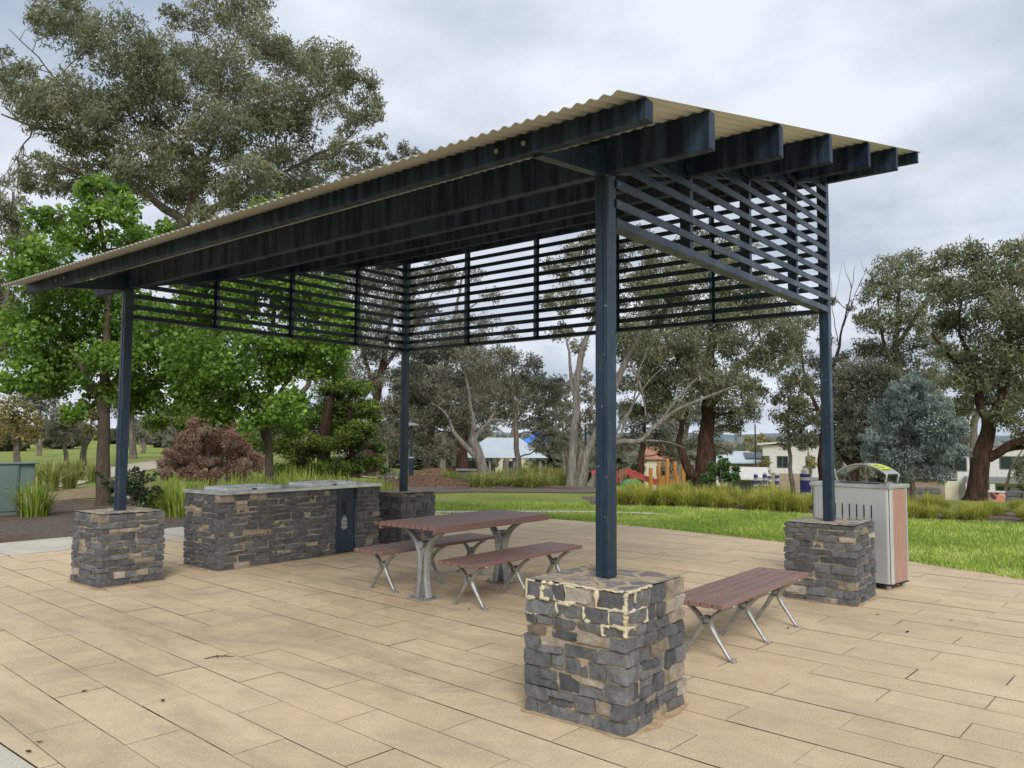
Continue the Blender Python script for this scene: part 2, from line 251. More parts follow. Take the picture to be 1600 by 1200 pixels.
# ------------------------------------------------------------------ mesh helpers
class MB:
    def __init__(s): s.v = []; s.f = []; s.t = []; s.tone = 0.5
    def face(s, idx): s.f.append(idx); s.t.append(s.tone)
    def box(s, x0, y0, z0, x1, y1, z1, bev=0):
        return s.obox(((x0+x1)/2, (y0+y1)/2, (z0+z1)/2), ((x1-x0)/2, (y1-y0)/2, (z1-z0)/2), None, bev)
    def obox(s, c, h, R=None, bev=0):
        R = R or Matrix.Identity(3); c = Vector(c); k = len(s.v)
        if bev <= 0:
            for sz in (-1, 1):
                for sx, sy in ((-1,-1), (1,-1), (1,1), (-1,1)): s.v.append(c + R @ Vector((sx*h[0], sy*h[1], sz*h[2])))
            for q in ((3,2,1,0), (4,5,6,7), (0,1,5,4), (1,2,6,5), (2,3,7,6), (3,0,4,7)): s.face([k+i for i in q])
        else:
            bm = bmesh.new(); bmesh.ops.create_cube(bm, size=2)
            for v in bm.verts: v.co = Vector((v.co.x*h[0], v.co.y*h[1], v.co.z*h[2]))
            bmesh.ops.bevel(bm, geom=bm.edges[:], offset=bev, segments=1, affect='EDGES')
            bm.verts.index_update()
            for v in bm.verts: s.v.append(c + R @ v.co)
            for f in bm.faces: s.face([k+v.index for v in f.verts])
            bm.free()
    def bar(s, a, b, w, h, up=(0,0,1), bev=0):     # w sideways, h along up
        a = Vector(a); b = Vector(b); d = (b-a); l = d.length; d.normalize(); up = Vector(up); side = d.cross(up).normalized(); up = side.cross(d)
        R = Matrix((d, side, up)).transposed(); s.obox((a+b)/2, (l/2, w/2, h/2), R, bev)
    def tube(s, pts, rad, seg=8, flat=1.0, flatdir=None, cap=True):
        pts = [Vector(p) for p in pts]; n = len(pts); k = len(s.v)
        if isinstance(rad, (int, float)): rad = [rad]*n
        up = Vector(flatdir) if flatdir is not None else None; prev = None
        for i, p in enumerate(pts):
            d = (pts[min(i+1, n-1)]-pts[max(i-1, 0)]).normalized()
            if up is not None: a = d.cross(up).normalized(); b = up.normalized()
            else:
                ref = prev if prev is not None else (Vector((0,0,1)) if abs(d.z) < .9 else Vector((1,0,0)))
                a = d.cross(ref).normalized(); b = a.cross(d).normalized(); prev = b
            for j in range(seg):
                t = 2*PI*j/seg; s.v.append(p + a*(math.cos(t)*rad[i]) + b*(math.sin(t)*rad[i]*flat))
        for i in range(n-1):
            for j in range(seg):
                q = [k+i*seg+j, k+i*seg+(j+1) % seg, k+(i+1)*seg+(j+1) % seg, k+(i+1)*seg+j]; s.face(q[::-1])
        if cap: s.face([k+j for j in range(seg)]); s.face([k+(n-1)*seg+j for j in range(seg)][::-1])
    def cyl(s, a, b, r, seg=16, r2=None): s.tube([a, b], [r, r if r2 is None else r2], seg)
    def prism(s, poly, axis_from, axis_to):         # poly: 3-D points; extruded by the vector between
        k = len(s.v); n = len(poly); d = Vector(axis_to)-Vector(axis_from)
        for p in poly: s.v.append(Vector(p))
        for p in poly: s.v.append(Vector(p)+d)
        s.face([k+i for i in range(n)][::-1]); s.face([k+n+i for i in range(n)])
        for i in range(n): s.face([k+i, k+(i+1) % n, k+n+(i+1) % n, k+n+i])
    def grid(s, rows):                              # rows of points -> quads
        k = len(s.v); m_ = len(rows[0])
        for r in rows:
            for p in r: s.v.append(Vector(p))
        for i in range(len(rows)-1):
            for j in range(m_-1): s.face([k+i*m_+j, k+i*m_+j+1, k+(i+1)*m_+j+1, k+(i+1)*m_+j])
    def build(s, name, material, parent=None, smooth=False, loc=None, fixn=True):
        off = Vector(parent.get('_w', (0,0,0))) if parent is not None else (Vector(loc) if loc else Vector((0,0,0)))
        me = bpy.data.meshes.new(name); me.from_pydata([tuple(v-off) for v in s.v], [], s.f)
        a = me.attributes.new('tone', 'FLOAT', 'FACE'); a.data.foreach_set('value', np.array(s.t, dtype=np.float32))
        if fixn:
            bm = bmesh.new(); bm.from_mesh(me); bmesh.ops.recalc_face_normals(bm, faces=bm.faces[:]); bm.to_mesh(me); bm.free()
        if smooth: me.polygons.foreach_set('use_smooth', [True]*len(me.polygons))
        me.materials.append(MT[material] if isinstance(material, str) else material)
        o = bpy.data.objects.new(name, me); C.objects.link(o)
        if parent is not None: o.parent = parent; o['_w'] = tuple(off)
        else: o.location = off; o['_w'] = tuple(off)
        return o
def thing(name, label, cat, loc=(0,0,0), group=None):
    o = bpy.data.objects.new(name, None); C.objects.link(o); o.location = loc; o['_w'] = tuple(loc)
    o.empty_display_size = .1; return tag(o, label, cat, group)
def tag(o, label, cat, group=None, kind=None):
    o['label'] = label; o['category'] = cat
    if group: o['group'] = group
    if kind: o['kind'] = kind
    return o
def struct(o, kind='structure'): o['kind'] = kind; return o
def copy_tree(o, parent=None):
    c = o.copy(); C.objects.link(c); c.parent = parent
    for ch in list(o.children): copy_tree(ch, c)
    return c
def np_mesh(name, V, F, tone, material, parent=None, loc=None, smooth=False):
    V = np.asarray(V, dtype=np.float32); F = np.asarray(F, dtype=np.int32)
    off = np.array(parent['_w'] if parent is not None else (loc if loc is not None else (0,0,0)), dtype=np.float32)
    me = bpy.data.meshes.new(name); nf, k = F.shape
    me.vertices.add(len(V)); me.vertices.foreach_set('co', (V-off).ravel())
    me.loops.add(nf*k); me.loops.foreach_set('vertex_index', F.ravel())
    me.polygons.add(nf); me.polygons.foreach_set('loop_start', np.arange(0, nf*k, k, dtype=np.int32))
    me.update(calc_edges=True)
    a = me.attributes.new('tone', 'FLOAT', 'FACE'); a.data.foreach_set('value', np.clip(np.asarray(tone, dtype=np.float32), 0, 1))
    if smooth: me.polygons.foreach_set('use_smooth', [True]*nf)
    me.materials.append(MT[material] if isinstance(material, str) else material)
    o = bpy.data.objects.new(name, me); C.objects.link(o)
    if parent is not None: o.parent = parent
    else: o.location = off.tolist()
    o['_w'] = tuple(float(q) for q in off); return o

# ================================================================== GROUND
random.seed(3)
bm_rows = []
radii = [0, 1.5, 3, 5, 7, 9, 11, 13, 15, 17, 19, 21, 23, 25, 27, 29, 32, 35, 38, 42, 46, 50, 55, 60, 66, 72, 80, 90, 100, 112, 126, 145, 170, 210, 270, 360, 500, 750, 1100, 1600]
th = [2*PI*i/240 for i in range(240)]
V = []; F = []
for r in radii:
    for t in th:
        X = CAM.x+r*math.cos(t); Y = CAM.y+r*math.sin(t); V.append((X, Y, ground(X, Y)-.02))
n = 240
for i in range(len(radii)-1):
    for j in range(n): F.append([i*n+j, i*n+(j+1) % n, (i+1)*n+(j+1) % n, (i+1)*n+j][::-1])
mb = MB(); mb.v = [Vector(v) for v in V]; mb.f = F; mb.t = [.5]*len(F)
o = mb.build('ground', 'lawn', smooth=True); struct(o)
o.data.flip_normals() if o.data.polygons[5000].normal.z < 0 else None

PAD = [(-2.41, -9), (3.2, -9), (4.6, -5.2), (5.5, -3.2), (6.27, -1.38), (6.84, -.54), (7.15, .1), (7.6, 1.0), (7.88, 1.95), (8.02, 2.9), (8.2, 4.0), (8.29, 5.1), (8.27, 6.0), (8.15, 6.9), (7.9, 7.8), (7.5, 8.85), (-2.41, 8.85)]
def hull(P):                                        # convex hull, counter-clockwise
    P = sorted(P)
    def half(Q):
        H = []
        for p in Q:
            while len(H) > 1 and (H[-1][0]-H[-2][0])*(p[1]-H[-2][1])-(H[-1][1]-H[-2][1])*(p[0]-H[-2][0]) <= 0: H.pop()
            H.append(p)
        return H[:-1]
    return half(P)+half(P[::-1])
PAD = hull(PAD)
def clip(poly, conv):
    out = poly
    for i in range(len(conv)):
        a = conv[i]; b = conv[(i+1) % len(conv)]; inp = out; out = []
        if not inp: return []
        def side(p): return (b[0]-a[0])*(p[1]-a[1]) - (b[1]-a[1])*(p[0]-a[0])
        for k in range(len(inp)):
            p, q = inp[k], inp[(k+1) % len(inp)]; sp_, sq = side(p), side(q)
            if sp_ >= 0: out.append(p)
            if (sp_ >= 0) != (sq >= 0):
                t = sp_/(sp_-sq); out.append((p[0]+(q[0]-p[0])*t, p[1]+(q[1]-p[1])*t))
    return out
rot = math.radians(-3.2); ca, sa = math.cos(rot), math.sin(rot)
def rt(u, v): return (ca*u - sa*v, sa*u + ca*v)    # rows run along v
mb = MB(); RW, RL = .2975, 1.02
for i in range(-34, 44):
    for j in range(-14, 16):
        u0 = -.03+i*RW; v0 = -.09+j*RL+(i % 2)*RL/2
        g_ = [random.choice((.0014, .0020, .0028, .0045)) for _ in range(4)]
        quad = [rt(u0+g_[0], v0+g_[1]), rt(u0+RW-g_[2], v0+g_[1]), rt(u0+RW-g_[2], v0+RL-g_[3]), rt(u0+g_[0], v0+RL-g_[3])]
        q = clip(quad, PAD)
        if len(q) < 3: continue
        mb.tone = random.random(); k = len(mb.v); z = random.uniform(-.0015, .0015)
        tx, ty = random.uniform(-.002, .002), random.uniform(-.001, .001)
        cx = sum(p[0] for p in q)/len(q); cy = sum(p[1] for p in q)/len(q)
        zz = [z+tx*(p[0]-cx)+ty*(p[1]-cy) for p in q]
        for p, h in zip(q, zz): mb.v.append(Vector((p[0], p[1], h)))
        mb.face([k+a for a in range(len(q))])
struct(mb.build('paving', 'paver', fixn=False))
mb = MB(); k = 0
for p in PAD: mb.v.append(Vector((p[0], p[1], -.0045)))
mb.face(list(range(len(PAD)))); struct(mb.build('paving_bed', 'joint'))
def sheet(name, poly, z, material):
    mb = MB()
    for p in poly: mb.v.append(Vector((p[0], p[1], z)))
    bmx = bmesh.new(); vs = [bmx.verts.new(v) for v in mb.v]; f = bmx.faces.new(vs); bmesh.ops.triangulate(bmx, faces=[f]); bmx.verts.index_update()
    mb.v = [v.co.copy() for v in bmx.verts]; mb.f = [[v.index for v in f.verts] for f in bmx.faces]; mb.t = [.5]*len(mb.f); bmx.free()
    o = mb.build(name, material); struct(o); 
    if o.data.polygons[0].normal.z < 0: o.data.flip_normals()
    return o
# concrete walk: bays with joints between them
mb = MB()
for a in range(-9, 11):
    x0, x1 = a*1.2+.006-3.95+.25, (a+1)*1.2-.006-3.95+.25
    if x1 > 6.8: break
    for p in ((x0, 8.862), (x1, 8.862), (x1, 10.25+.12*math.sin(x1)*.2), (x0, 10.25+.12*math.sin(x0)*.2)): mb.v.append(Vector((p[0], p[1], .001)))
    k = len(mb.v)-4; mb.face([k, k+1, k+2, k+3])
for a in range(-8, 8):
    y0, y1 = a*1.5+.006-.9, (a+1)*1.5-.006-.9
    if y1 > 8.8: break
    for p in ((-3.9, y0), (-2.422, y0), (-2.422, y1), (-3.9, y1)): mb.v.append(Vector((p[0], p[1], .001)))
    k = len(mb.v)-4; mb.face([k, k+1, k+2, k+3])
pts = [(6.55, 10.2), (6.55, 8.9), (7.4, 8.9), (8.15, 8.25), (9.1, 7.35), (9.9, 6.45), (10.35, 5.5), (10.55, 4.7)]
top = [(6.57, 10.25), (7.2, 9.9), (7.75, 9.25), (8.5, 8.5), (9.5, 7.5), (10.2, 6.6), (10.6, 5.6), (10.62, 4.6)]
mb.grid([[(p[0], p[1], .001) for p in pts], [(p[0], p[1], .001) for p in top]])
struct(mb.build('concrete_path', 'concrete'))
random.seed(8)
def blobpoly(pts, j=.12):
    out = []
    for i in range(len(pts)):
        a, b = pts[i], pts[(i+1) % len(pts)]; nn = max(1, int(math.hypot(a[0]-b[0], a[1]-b[1])/.6))
        for k in range(nn): out.append((a[0]+(b[0]-a[0])*k/nn+random.uniform(-j, j), a[1]+(b[1]-a[1])*k/nn+random.uniform(-j, j)))
    return out
sheet('mulch_bed', blobpoly([(-12, 10.12), (-3, 10.2), (6.4, 10.2), (7.4, 10.6), (8.6, 12.2), (10.4, 13.6), (13.0, 12.3), (14.8, 9.9), (16.2, 8.6), (17.5, 10), (16, 14.5), (12, 17), (9, 19), (4.5, 17.2), (3.0, 18.5), (-3, 18), (-12, 17)], .1), -.009, 'mulch')
sheet('dry_verge', blobpoly([(3.2, 17.3), (8.5, 18.8), (8.8, 21.5), (5.5, 21.8), (2.4, 21.3)], .25), -.0045, 'straw')
sheet('tussock_bed', blobpoly([(11.4, 7.6), (12.2, 5.6), (12.7, 3.2), (12.75, 1.4), (13.6, -.6), (14.2, -3), (17, -4), (16.6, 1), (16.6, 4), (15.6, 7), (13.6, 9.2)], .1), -.012, 'mulch')
def drape(name, pts, width, material, dz=.03):
    rows = []
    P = []
    for i in range(len(pts)-1):
        for k in range(10): t = k/10; P.append(tuple(pts[i][c]+(pts[i+1][c]-pts[i][c])*t for c in range(len(pts[i]))))
    P.append(pts[-1])
    for i, p in enumerate(P):
        a = P[max(0, i-1)]; b = P[min(len(P)-1, i+1)]; d = Vector((b[0]-a[0], b[1]-a[1])).normalized(); nx, ny = -d.y, d.x
        wd = (p[2] if len(p) > 2 else width)/2
        rows.append([(p[0]+nx*wd*s_, p[1]+ny*wd*s_, ground(p[0]+nx*wd*s_, p[1]+ny*wd*s_)-.02+dz) for s_ in (-1, -.33, .33, 1)])
    mb = MB(); mb.grid(rows); o = mb.build(name, material, smooth=True); struct(o)
    if o.data.polygons[0].normal.z < 0: o.data.flip_normals()
    return o
def w2(px, py): p = on_ground(px, py); return (p.x, p.y)
a = [w2(60, 762), w2(140, 745), w2(190, 734), w2(250, 725), w2(330, 716)]
drape('park_path', [(*a[0], 1.4), (*a[1], 1.8), (*a[2], 2.2), (*a[3], 2.6), (*a[4], 3.2)], 2, 'gravel')
b_ = [gp(px, D) for px, D in ((560, 41), (620, 37), (690, 35.5), (760, 34), (800, 33))]
drape('gravel_road', [(p.x, p.y) for p in b_], 3.6, 'gravel', .05)
b_ = [gp(px, D) for px, D in ((1190, 33), (1240, 28), (1300, 24))]
drape('park_path', [(p.x, p.y) for p in b_], 1.0, 'gravel', .06)
# woodchip mounds
def mound(px, D, rx, ry, h, label):
    c0 = gp(px, D); rows = []; 
    view = Vector((c0.x-CAM.x, c0.y-CAM.y, 0)).normalized(); side = Vector((view.y, -view.x, 0))
    for i in range(25):
        row = []
        for j in range(25):
            u, v = i/12-1, j/12-1; r = math.hypot(u, v); q = c0+side*(u*rx)+view*(v*ry)
            z = h*max(0, 1-r**1.3)*(1+.3*noise.noise(Vector((u*2+px, v*2, 0))))+.05*noise.noise(q*3)
            row.append((q.x, q.y, ground(q.x, q.y)-.06+z))
        rows.append(row)
    mb = MB(); mb.grid(rows); o = mb.build('woodchip_mound', 'chips', smooth=True, loc=c0); tag(o, label, 'mound', 'reddish woodchip mounds'); 
    if o.data.polygons[300].normal.z < 0: o.data.flip_normals()
mound(668, 26.0, 2.2, 1.6, .42, 'nearest low mound of reddish woodchips behind the stone pier at the back corner')
mound(678, 38.0, 2.0, 1.5, .6, 'small reddish woodchip mound beyond the gravel road')
mound(728, 40, 2.4, 1.2, .62, 'long low woodchip mound beside the dark tree trunk')
# distant ridge
rows = []
for i in range(-60, 61):
    ang = YAW + i*.025; r = 2600
    hh = 16 + 9*noise.noise(Vector((i*.11, 2, 0))) + 5*noise.noise(Vector((i*.4, 7, 0)))
    x0, y0 = CAM.x+math.cos(ang)*r, CAM.y+math.sin(ang)*r
    rows.append([(x0-80*math.cos(ang)*(1-t), y0-80*math.sin(ang)*(1-t), -14+(hh+14)*t) for t in (0, .25, .5, .75, .92, 1)] + [(x0+500*math.cos(ang), y0+500*math.sin(ang), -20)])
mb = MB(); mb.grid(rows); struct(mb.build('hills', 'hill', smooth=True))

# ================================================================== SHELTER
YL, XW = 6.115, 4.134; ZT, SL = 3.350, .2470; HP = .745
PUR = [-.70, 0, 1.059, 2.121, 3.21, 4.21, 5.134]; DD, DS = .216, .11
Y0, Y1 = -.69, 6.88
sh = thing('picnic_shelter', 'navy steel picnic shelter with sloping cream corrugated roof on four stone piers', 'shelter', (0,0,HP))
def ptop(x): return ZT+SL*x
for (x, y) in ((0,0), (0,YL), (XW,YL), (XW,0)):
    mb = MB(); hw = .0475
    mb.box(x-hw, y-hw, HP-.01, x+hw, y+hw, ptop(x)-DD-.002, .008)
    # slender flanges folded along the post
    mb.box(x-hw-.004, y-.012, HP-.008, x-hw+.001, y+.012, ptop(x)-DD-.01)
    po = mb.build('post', 'navy', sh)
for k, px in enumerate(PUR):
    mb = MB(); zt = ptop(px)-.006; d = DS if k in (0, 6) else DD; hw = .035 if k not in (0, 6) else .035
    # a folded Z/C purlin: web towards the low side, flanges top and bottom, closed end plates
    mb.box(px-hw, Y0, zt-d, px+hw, Y1, zt, .004)
    pu = mb.build('purlin', 'purlin', sh)
    if k == 0:
        for yy in (.05, .24, 5.9, 6.1):
            mb = MB(); mb.cyl((px-hw-.008, yy, zt-d*.5), (px-hw+.001, yy, zt-d*.5), .014, 10); mb.build('bolt', 'alloy', pu)
def rafter(y, name='rafter'):
    mb = MB(); hw = .030; t = .012
    # tapered web from the low post out to the first purlin
    def seg(xa, xb, za0, za1, zb0, zb1):
        mb.prism([(xa, y-hw, za0), (xb, y-hw, zb0), (xb, y-hw, zb1), (xa, y-hw, za1)], (0, -hw, 0), (0, hw, 0))
    zl0 = ptop(PUR[0])-DS-.008
    seg(PUR[0]+.02, -.04, zl0-.012, zl0, ptop(0)-DD-.02, ptop(-.04)-.03)
    for a, b in zip(PUR[1:-1], PUR[2:]):
        xa, xb = a+.036, b-.036
        if b == PUR[-1]: seg(xa, xb, ptop(xa)-DD+.003, ptop(xa)-.03, ptop(xb)-DS, ptop(xb)-.03)
        else: seg(xa, xb, ptop(xa)-DD+.006, ptop(xa)-.03, ptop(xb)-DD+.006, ptop(xb)-.03)
    mb.build(name, 'navy', sh)
rafter(0); rafter(YL)
# corrugated roof sheeting
PIT, AMP = .0745, .0085
ys = np.arange(-.70, 6.935, PIT/8); xs = np.linspace(-.965, 5.40, 9); zc = np.cos(ys/PIT*2*PI)*AMP
V = []; 
for lay, dz in ((0, .0), (1, .0016)):
    for xx in xs:
        for yy, zz in zip(ys, zc): V.append((xx, yy, ZT+SL*xx+.006+zz+dz))
ny, nx = len(ys), len(xs); F = []
for lay in (0, 1):
    o_ = lay*nx*ny
    for i in range(nx-1):
        for j in range(ny-1):
            q = [o_+i*ny+j, o_+(i+1)*ny+j, o_+(i+1)*ny+j+1, o_+i*ny+j+1]; F.append(q if lay else q[::-1])
for j in range(ny-1):
    for i, fl in ((0, 0), (nx-1, 1)):
        q = [i*ny+j, i*ny+j+1, nx*ny+i*ny+j+1, nx*ny+i*ny+j]; F.append(q)
for i in range(nx-1):
    for j in (0, ny-1):
        F.append([i*ny+j, (i+1)*ny+j, nx*ny+(i+1)*ny+j, nx*ny+i*ny+j])
np_mesh('roof_sheet', V, F, [.5]*len(F), 'roof', sh, smooth=True)
# louvred screens
ZR = 2.815; SP = .122
def screen(a, b, outn, with_div):
    a = Vector(a); b = Vector(b); outn = Vector(outn); d = (b-a).normalized(); Lh = (b-a).length
    mb = MB(); up = Vector((0,0,1)); k = 1
    while True:
        z = ZR+.02+k*SP; k += 1
        if z > 4.2: break
        # part of the screen under the roof line
        def zlim(t): p_ = a+d*t; return ptop(p_.x)-DD-.03
        ts = [t for t in np.linspace(.05, Lh-.05, 120) if zlim(t) > z-.10]
        if not ts or ts[-1]-ts[0] < .1: continue
        p0, p1 = a+d*(ts[0]-.015), a+d*(ts[-1]+.015)
        off = outn*.052
        mb.bar(p0+off+up*z, p1+off+up*z, .012, .052, (0,0,1), .002)
    sc = mb.build('louvre_slats', 'navy', sh)
    mb = MB(); off = outn*.004
    mb.bar(a+d*.049+off+up*(ZR+.003), b-d*.049+off+up*(ZR+.003), .088, .006); mb.bar(a+d*.049+outn*.045+up*(ZR+.03), b-d*.049+outn*.045+up*(ZR+.03), .006, .052)
    mb.build('bottom_rail', 'navy', sc)
    for q in with_div:
        p_ = a+d*q; mb = MB(); zt_ = ptop(p_.x)-DD-.002
        p0 = p_+outn*.0455; 
        mb.bar(p_+outn*.000+up*(ZR+.007), p_+up*zt_, .086, .006, d) ; mb.bar(p0-outn*.002+up*(ZR+.006), p0-outn*.002+up*zt_, .005, .045, d)
        mb.build('divider', 'navy', sc)
    return sc
slat_screen = screen((0,0,0), (XW,0,0), (0,-1,0), [1.059, 2.121, 3.21])
screen((0,YL,0), (XW,YL,0), (0,1,0), [1.059, 2.121, 3.21])
screen((XW,0,0), (XW,YL,0), (1,0,0), [1.22, 2.45, 3.67, 4.89])

for k in range(1, 11):
    for x_ in (.062, 1.059, 2.121, 3.21, XW-.062):
        z = ZR+.02+k*SP
        if z < ptop(x_)-DD-.06:
            mb = MB(); mb.cyl((x_, -.0585, z), (x_, -.0615, z), .006, 8); mb.build('screw', 'alloy', slat_screen)

# ================================================================== STONEWORK
def stone(mb, lo, hi, rnd, seg, r, jit, hidden=()):
    """rounded, warped block of stone as six grids"""
    lo = Vector(lo); hi = Vector(hi); c = (lo+hi)/2; h = (hi-lo)/2; r = min(r, min(h)*.8)
    ju = [[Vector((rnd.uniform(-jit, jit), rnd.uniform(-jit, jit), rnd.uniform(-jit, jit)*.55)) for _ in range(4)] for _ in range(2)]
    sd_ = Vector((rnd.uniform(0, 99), rnd.uniform(0, 99), rnd.uniform(0, 99)))
    def P(u):
        p = Vector((u[0]*h.x, u[1]*h.y, u[2]*h.z)); q = Vector([max(-(h[i]-r), min(h[i]-r, p[i])) for i in range(3)]); d = p-q
        if d.length > 1e-9: d.normalize(); p = q+d*r
        else: d = Vector((0,0,0))
        k = []
        for s0 in (0, 1):
            a = ju[s0]; x, y = (u[0]+1)/2, (u[1]+1)/2
            k.append(a[0]*(1-x)*(1-y)+a[1]*x*(1-y)+a[2]*x*y+a[3]*(1-x)*y)
        t = (u[2]+1)/2; p = p+k[0]*(1-t)+k[1]*t
        p += d*(noise.noise((p+sd_)*11)*.007+noise.noise((p+sd_)*30)*.005+(.006*(abs(noise.noise((p+sd_)*Vector((9,9,5))))-.3) if 0 else 0))
        return c+p
    for ax in range(3):
        for s0 in (-1, 1):
            if (ax, s0) in hidden: continue
            b_, c_ = (ax+1) % 3, (ax+2) % 3
            nb = max(2, int(2*h[b_]/seg)); nc = max(2, int(2*h[c_]/seg))
            ub = [-1, -1+r/h[b_]*.6] + [-1+2*i/nb for i in range(1, nb)] + [1-r/h[b_]*.6, 1] if seg < .03 else [-1+2*i/nb for i in range(nb+1)]
            uc = [-1, -1+r/h[c_]*.6] + [-1+2*i/nc for i in range(1, nc)] + [1-r/h[c_]*.6, 1] if seg < .03 else [-1+2*i/nc for i in range(nc+1)]
            ub = sorted(ub); uc = sorted(uc)
            rows = []
            for i in ub:
                row = []
                for j in uc:
                    u = [0, 0, 0]; u[ax] = s0; u[b_] = i; u[c_] = j; row.append(P(u))
                rows.append(row)
            mb.grid(rows if s0 > 0 else rows[::-1])
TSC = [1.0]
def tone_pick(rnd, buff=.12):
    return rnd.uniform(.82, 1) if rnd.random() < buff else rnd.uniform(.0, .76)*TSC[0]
REC = []
def stone_box(root, x0, y0, x1, y1, z0, z1, seed, seg, sides, hs=(.05, .10), ls=(.09, .27), buff=.10, gapw=.0065, jit=.008, gaps=None):
    """coursed rubble on the listed sides ('x-','x+','y-','y+') with alternating quoins"""
    rnd = random.Random(seed); mb = MB(); T = .085
    z = z0; course = 0
    while z < z1-.012:
        h = rnd.uniform(*hs)
        if z+h > z1-hs[0]*.7: h = z1-z
        zt_ = z+h; course += 1
        cl = {}   # corner stone lengths
        for ci, (cx, cy) in enumerate(((x0, y0), (x1, y0), (x1, y1), (x0, y1))):
            lx, ly = (rnd.uniform(.13, .24), rnd.uniform(.07, .11)); 
            if (course+ci) % 2: lx, ly = ly, lx
            cl[ci] = (lx, ly); pr = rnd.uniform(.0, .011); mb.tone = tone_pick(rnd, buff)
            xa, xb = (x0-pr, x0+lx) if cx == x0 else (x1-lx, x1+pr)
            ya, yb = (y0-pr, y0+ly) if cy == y0 else (y1-ly, y1+pr)
            stone(mb, (xa, ya, z+gapw), (xb, yb, zt_-gapw*.4), rnd, seg, .0042, jit)
        def run(a, b, fn):
            u = a
            while u < b-.01:
                l = rnd.uniform(*ls)*(1.25 if h < .065 else .9)
                if u+l > b-ls[0]*.8: l = b-u
                if l > ls[1]*1.6: l *= .5
                pr = rnd.uniform(-.004, .014); mb.tone = tone_pick(rnd, buff)
                if h > .075 and rnd.random() < .3:
                    sp_ = rnd.uniform(.35, .65)*h; fn(u+gapw, u+l-gapw, z+gapw, z+sp_, pr); mb.tone = tone_pick(rnd, buff)
                    fn(u+gapw, u+l-gapw, z+sp_+gapw*.8, zt_-gapw*.4, rnd.uniform(-.004, .012))
                else: fn(u+gapw, u+l-gapw, z+gapw+rnd.uniform(0, .004), zt_-gapw*.4-rnd.uniform(0, .004), pr)
                u += l
        if seed == 11:
            REC.append(('x', y0, y0+cl[0][1], z+gapw, zt_)); REC.append(('x', y1-cl[3][1], y1, z+gapw, zt_)); REC.append(('y', x0, x0+cl[0][0], z+gapw, zt_))
        if 'y-' in sides: run(x0+cl[0][0], x1-cl[1][0], lambda a, b, c, d, pr: (None if gaps and not gaps(a, b) else stone(mb, (a, y0-pr, c), (b, y0+T, d), rnd, seg, .0042, jit, ((1, 1),))))
        if 'y+' in sides: run(x0+cl[3][0], x1-cl[2][0], lambda a, b, c, d, pr: stone(mb, (a, y1-T, c), (b, y1+pr, d), rnd, seg, .0042, jit, ((1, -1),)))
        if 'x-' in sides: run(y0+cl[0][1], y1-cl[3][1], lambda a, b, c, d, pr: (REC.append(('x', a, b, c, d)) if seed == 11 else None, stone(mb, (x0-pr, a, c), (x0+T, b, d), rnd, seg, .0042, jit, ((0, 1),))))
        if 'x+' in sides: run(y0+cl[1][1], y1-cl[2][1], lambda a, b, c, d, pr: stone(mb, (x1-T, a, c), (x1+pr, b, d), rnd, seg, .0042, jit, ((0, -1),)))
        z = zt_
    return mb.build('stonework', 'stone', root, smooth=False, fixn=False)
def rough_core(root, x0, y0, x1, y1, z0, z1, inset, name, material, amp=.004, seg=.04):
    mb = MB(); rows = []
    x0 += inset; y0 += inset; x1 -= inset; y1 -= inset
    per = []
    def lin(a, b): n_ = max(2, int(math.hypot(b[0]-a[0], b[1]-a[1])/seg)); return [(a[0]+(b[0]-a[0])*i/n_, a[1]+(b[1]-a[1])*i/n_) for i in range(n_)]
    per = lin((x0,y0), (x1,y0))+lin((x1,y0), (x1,y1))+lin((x1,y1), (x0,y1))+lin((x0,y1), (x0,y0)); per.append(per[0])
    nz = max(2, int((z1-z0)/seg))
    for i in range(nz+1):
        zz = z0+(z1-z0)*i/nz; row = []
        for (x, y) in per:
            cx, cy = (x0+x1)/2, (y0+y1)/2; f_ = 1+noise.noise(Vector((x*17, y*17, zz*17)))*amp/.3
            row.append((cx+(x-cx)*f_, cy+(y-cy)*f_, zz))
        rows.append(row)
    mb.grid(rows); k = len(mb.v); cpt = Vector(((x0+x1)/2, (y0+y1)/2, z1)); mb.v.append(cpt)
    base = len(rows[0])*nz
    for j in range(len(rows[0])-1): mb.face([base+j, base+j+1, k])
    return mb.build(name, material, root, smooth=False)
def pier(x, y, seed, seg, label, hs=(.055, .105), near=False, z0=-.01):
    wx, wy = .69, .675; x0, x1, y0, y1 = x-wx/2+.012, x+wx/2-.012, y-wy/2+.012, y+wy/2-.012
    t = thing('stone_pier', label, 'stone pier', (x, y, 0), 'stone piers under the shelter posts')
    ob = stone_box(t, x0, y0, x1, y1, z0, HP-.012, seed, seg, ('x-', 'y-', 'x+', 'y+'), hs, (.08, .25) if near else (.09, .27), jit=.0105 if near else .008, gapw=.0065)
    rough_core(t, x0, y0, x1, y1, z0, HP-.02, .008, 'mortar', 'mortar', .005)
    # capping bed: thin slab of crazy paving over the core
    mb = MB(); n_ = 24; rows = []
    for i in range(n_+1):
        row = []
        for j in range(n_+1):
            u, v = i/n_, j/n_; X = x0+.006+(x1-x0-.012)*u; Y = y0+.006+(y1-y0-.012)*v
            X += .008*noise.noise(Vector((Y*9, seed, 0)))*(1 if u in (0, 1) else 0); Y += .008*noise.noise(Vector((X*9, seed, 4)))*(1 if v in (0, 1) else 0)
            row.append((X, Y, HP-.006+.006*noise.noise(Vector((X*11, Y*11, seed)))))
        rows.append(row)
    mb.grid(rows); cp = mb.build('capping', 'cap', t, smooth=True)
    if cp.data.polygons[0].normal.z < 0: cp.data.flip_normals()
    return t
t = pier(0, 0, 11, .016, 'nearest stone pier, with cream mortar smeared over its top courses', (.055, .105), True)
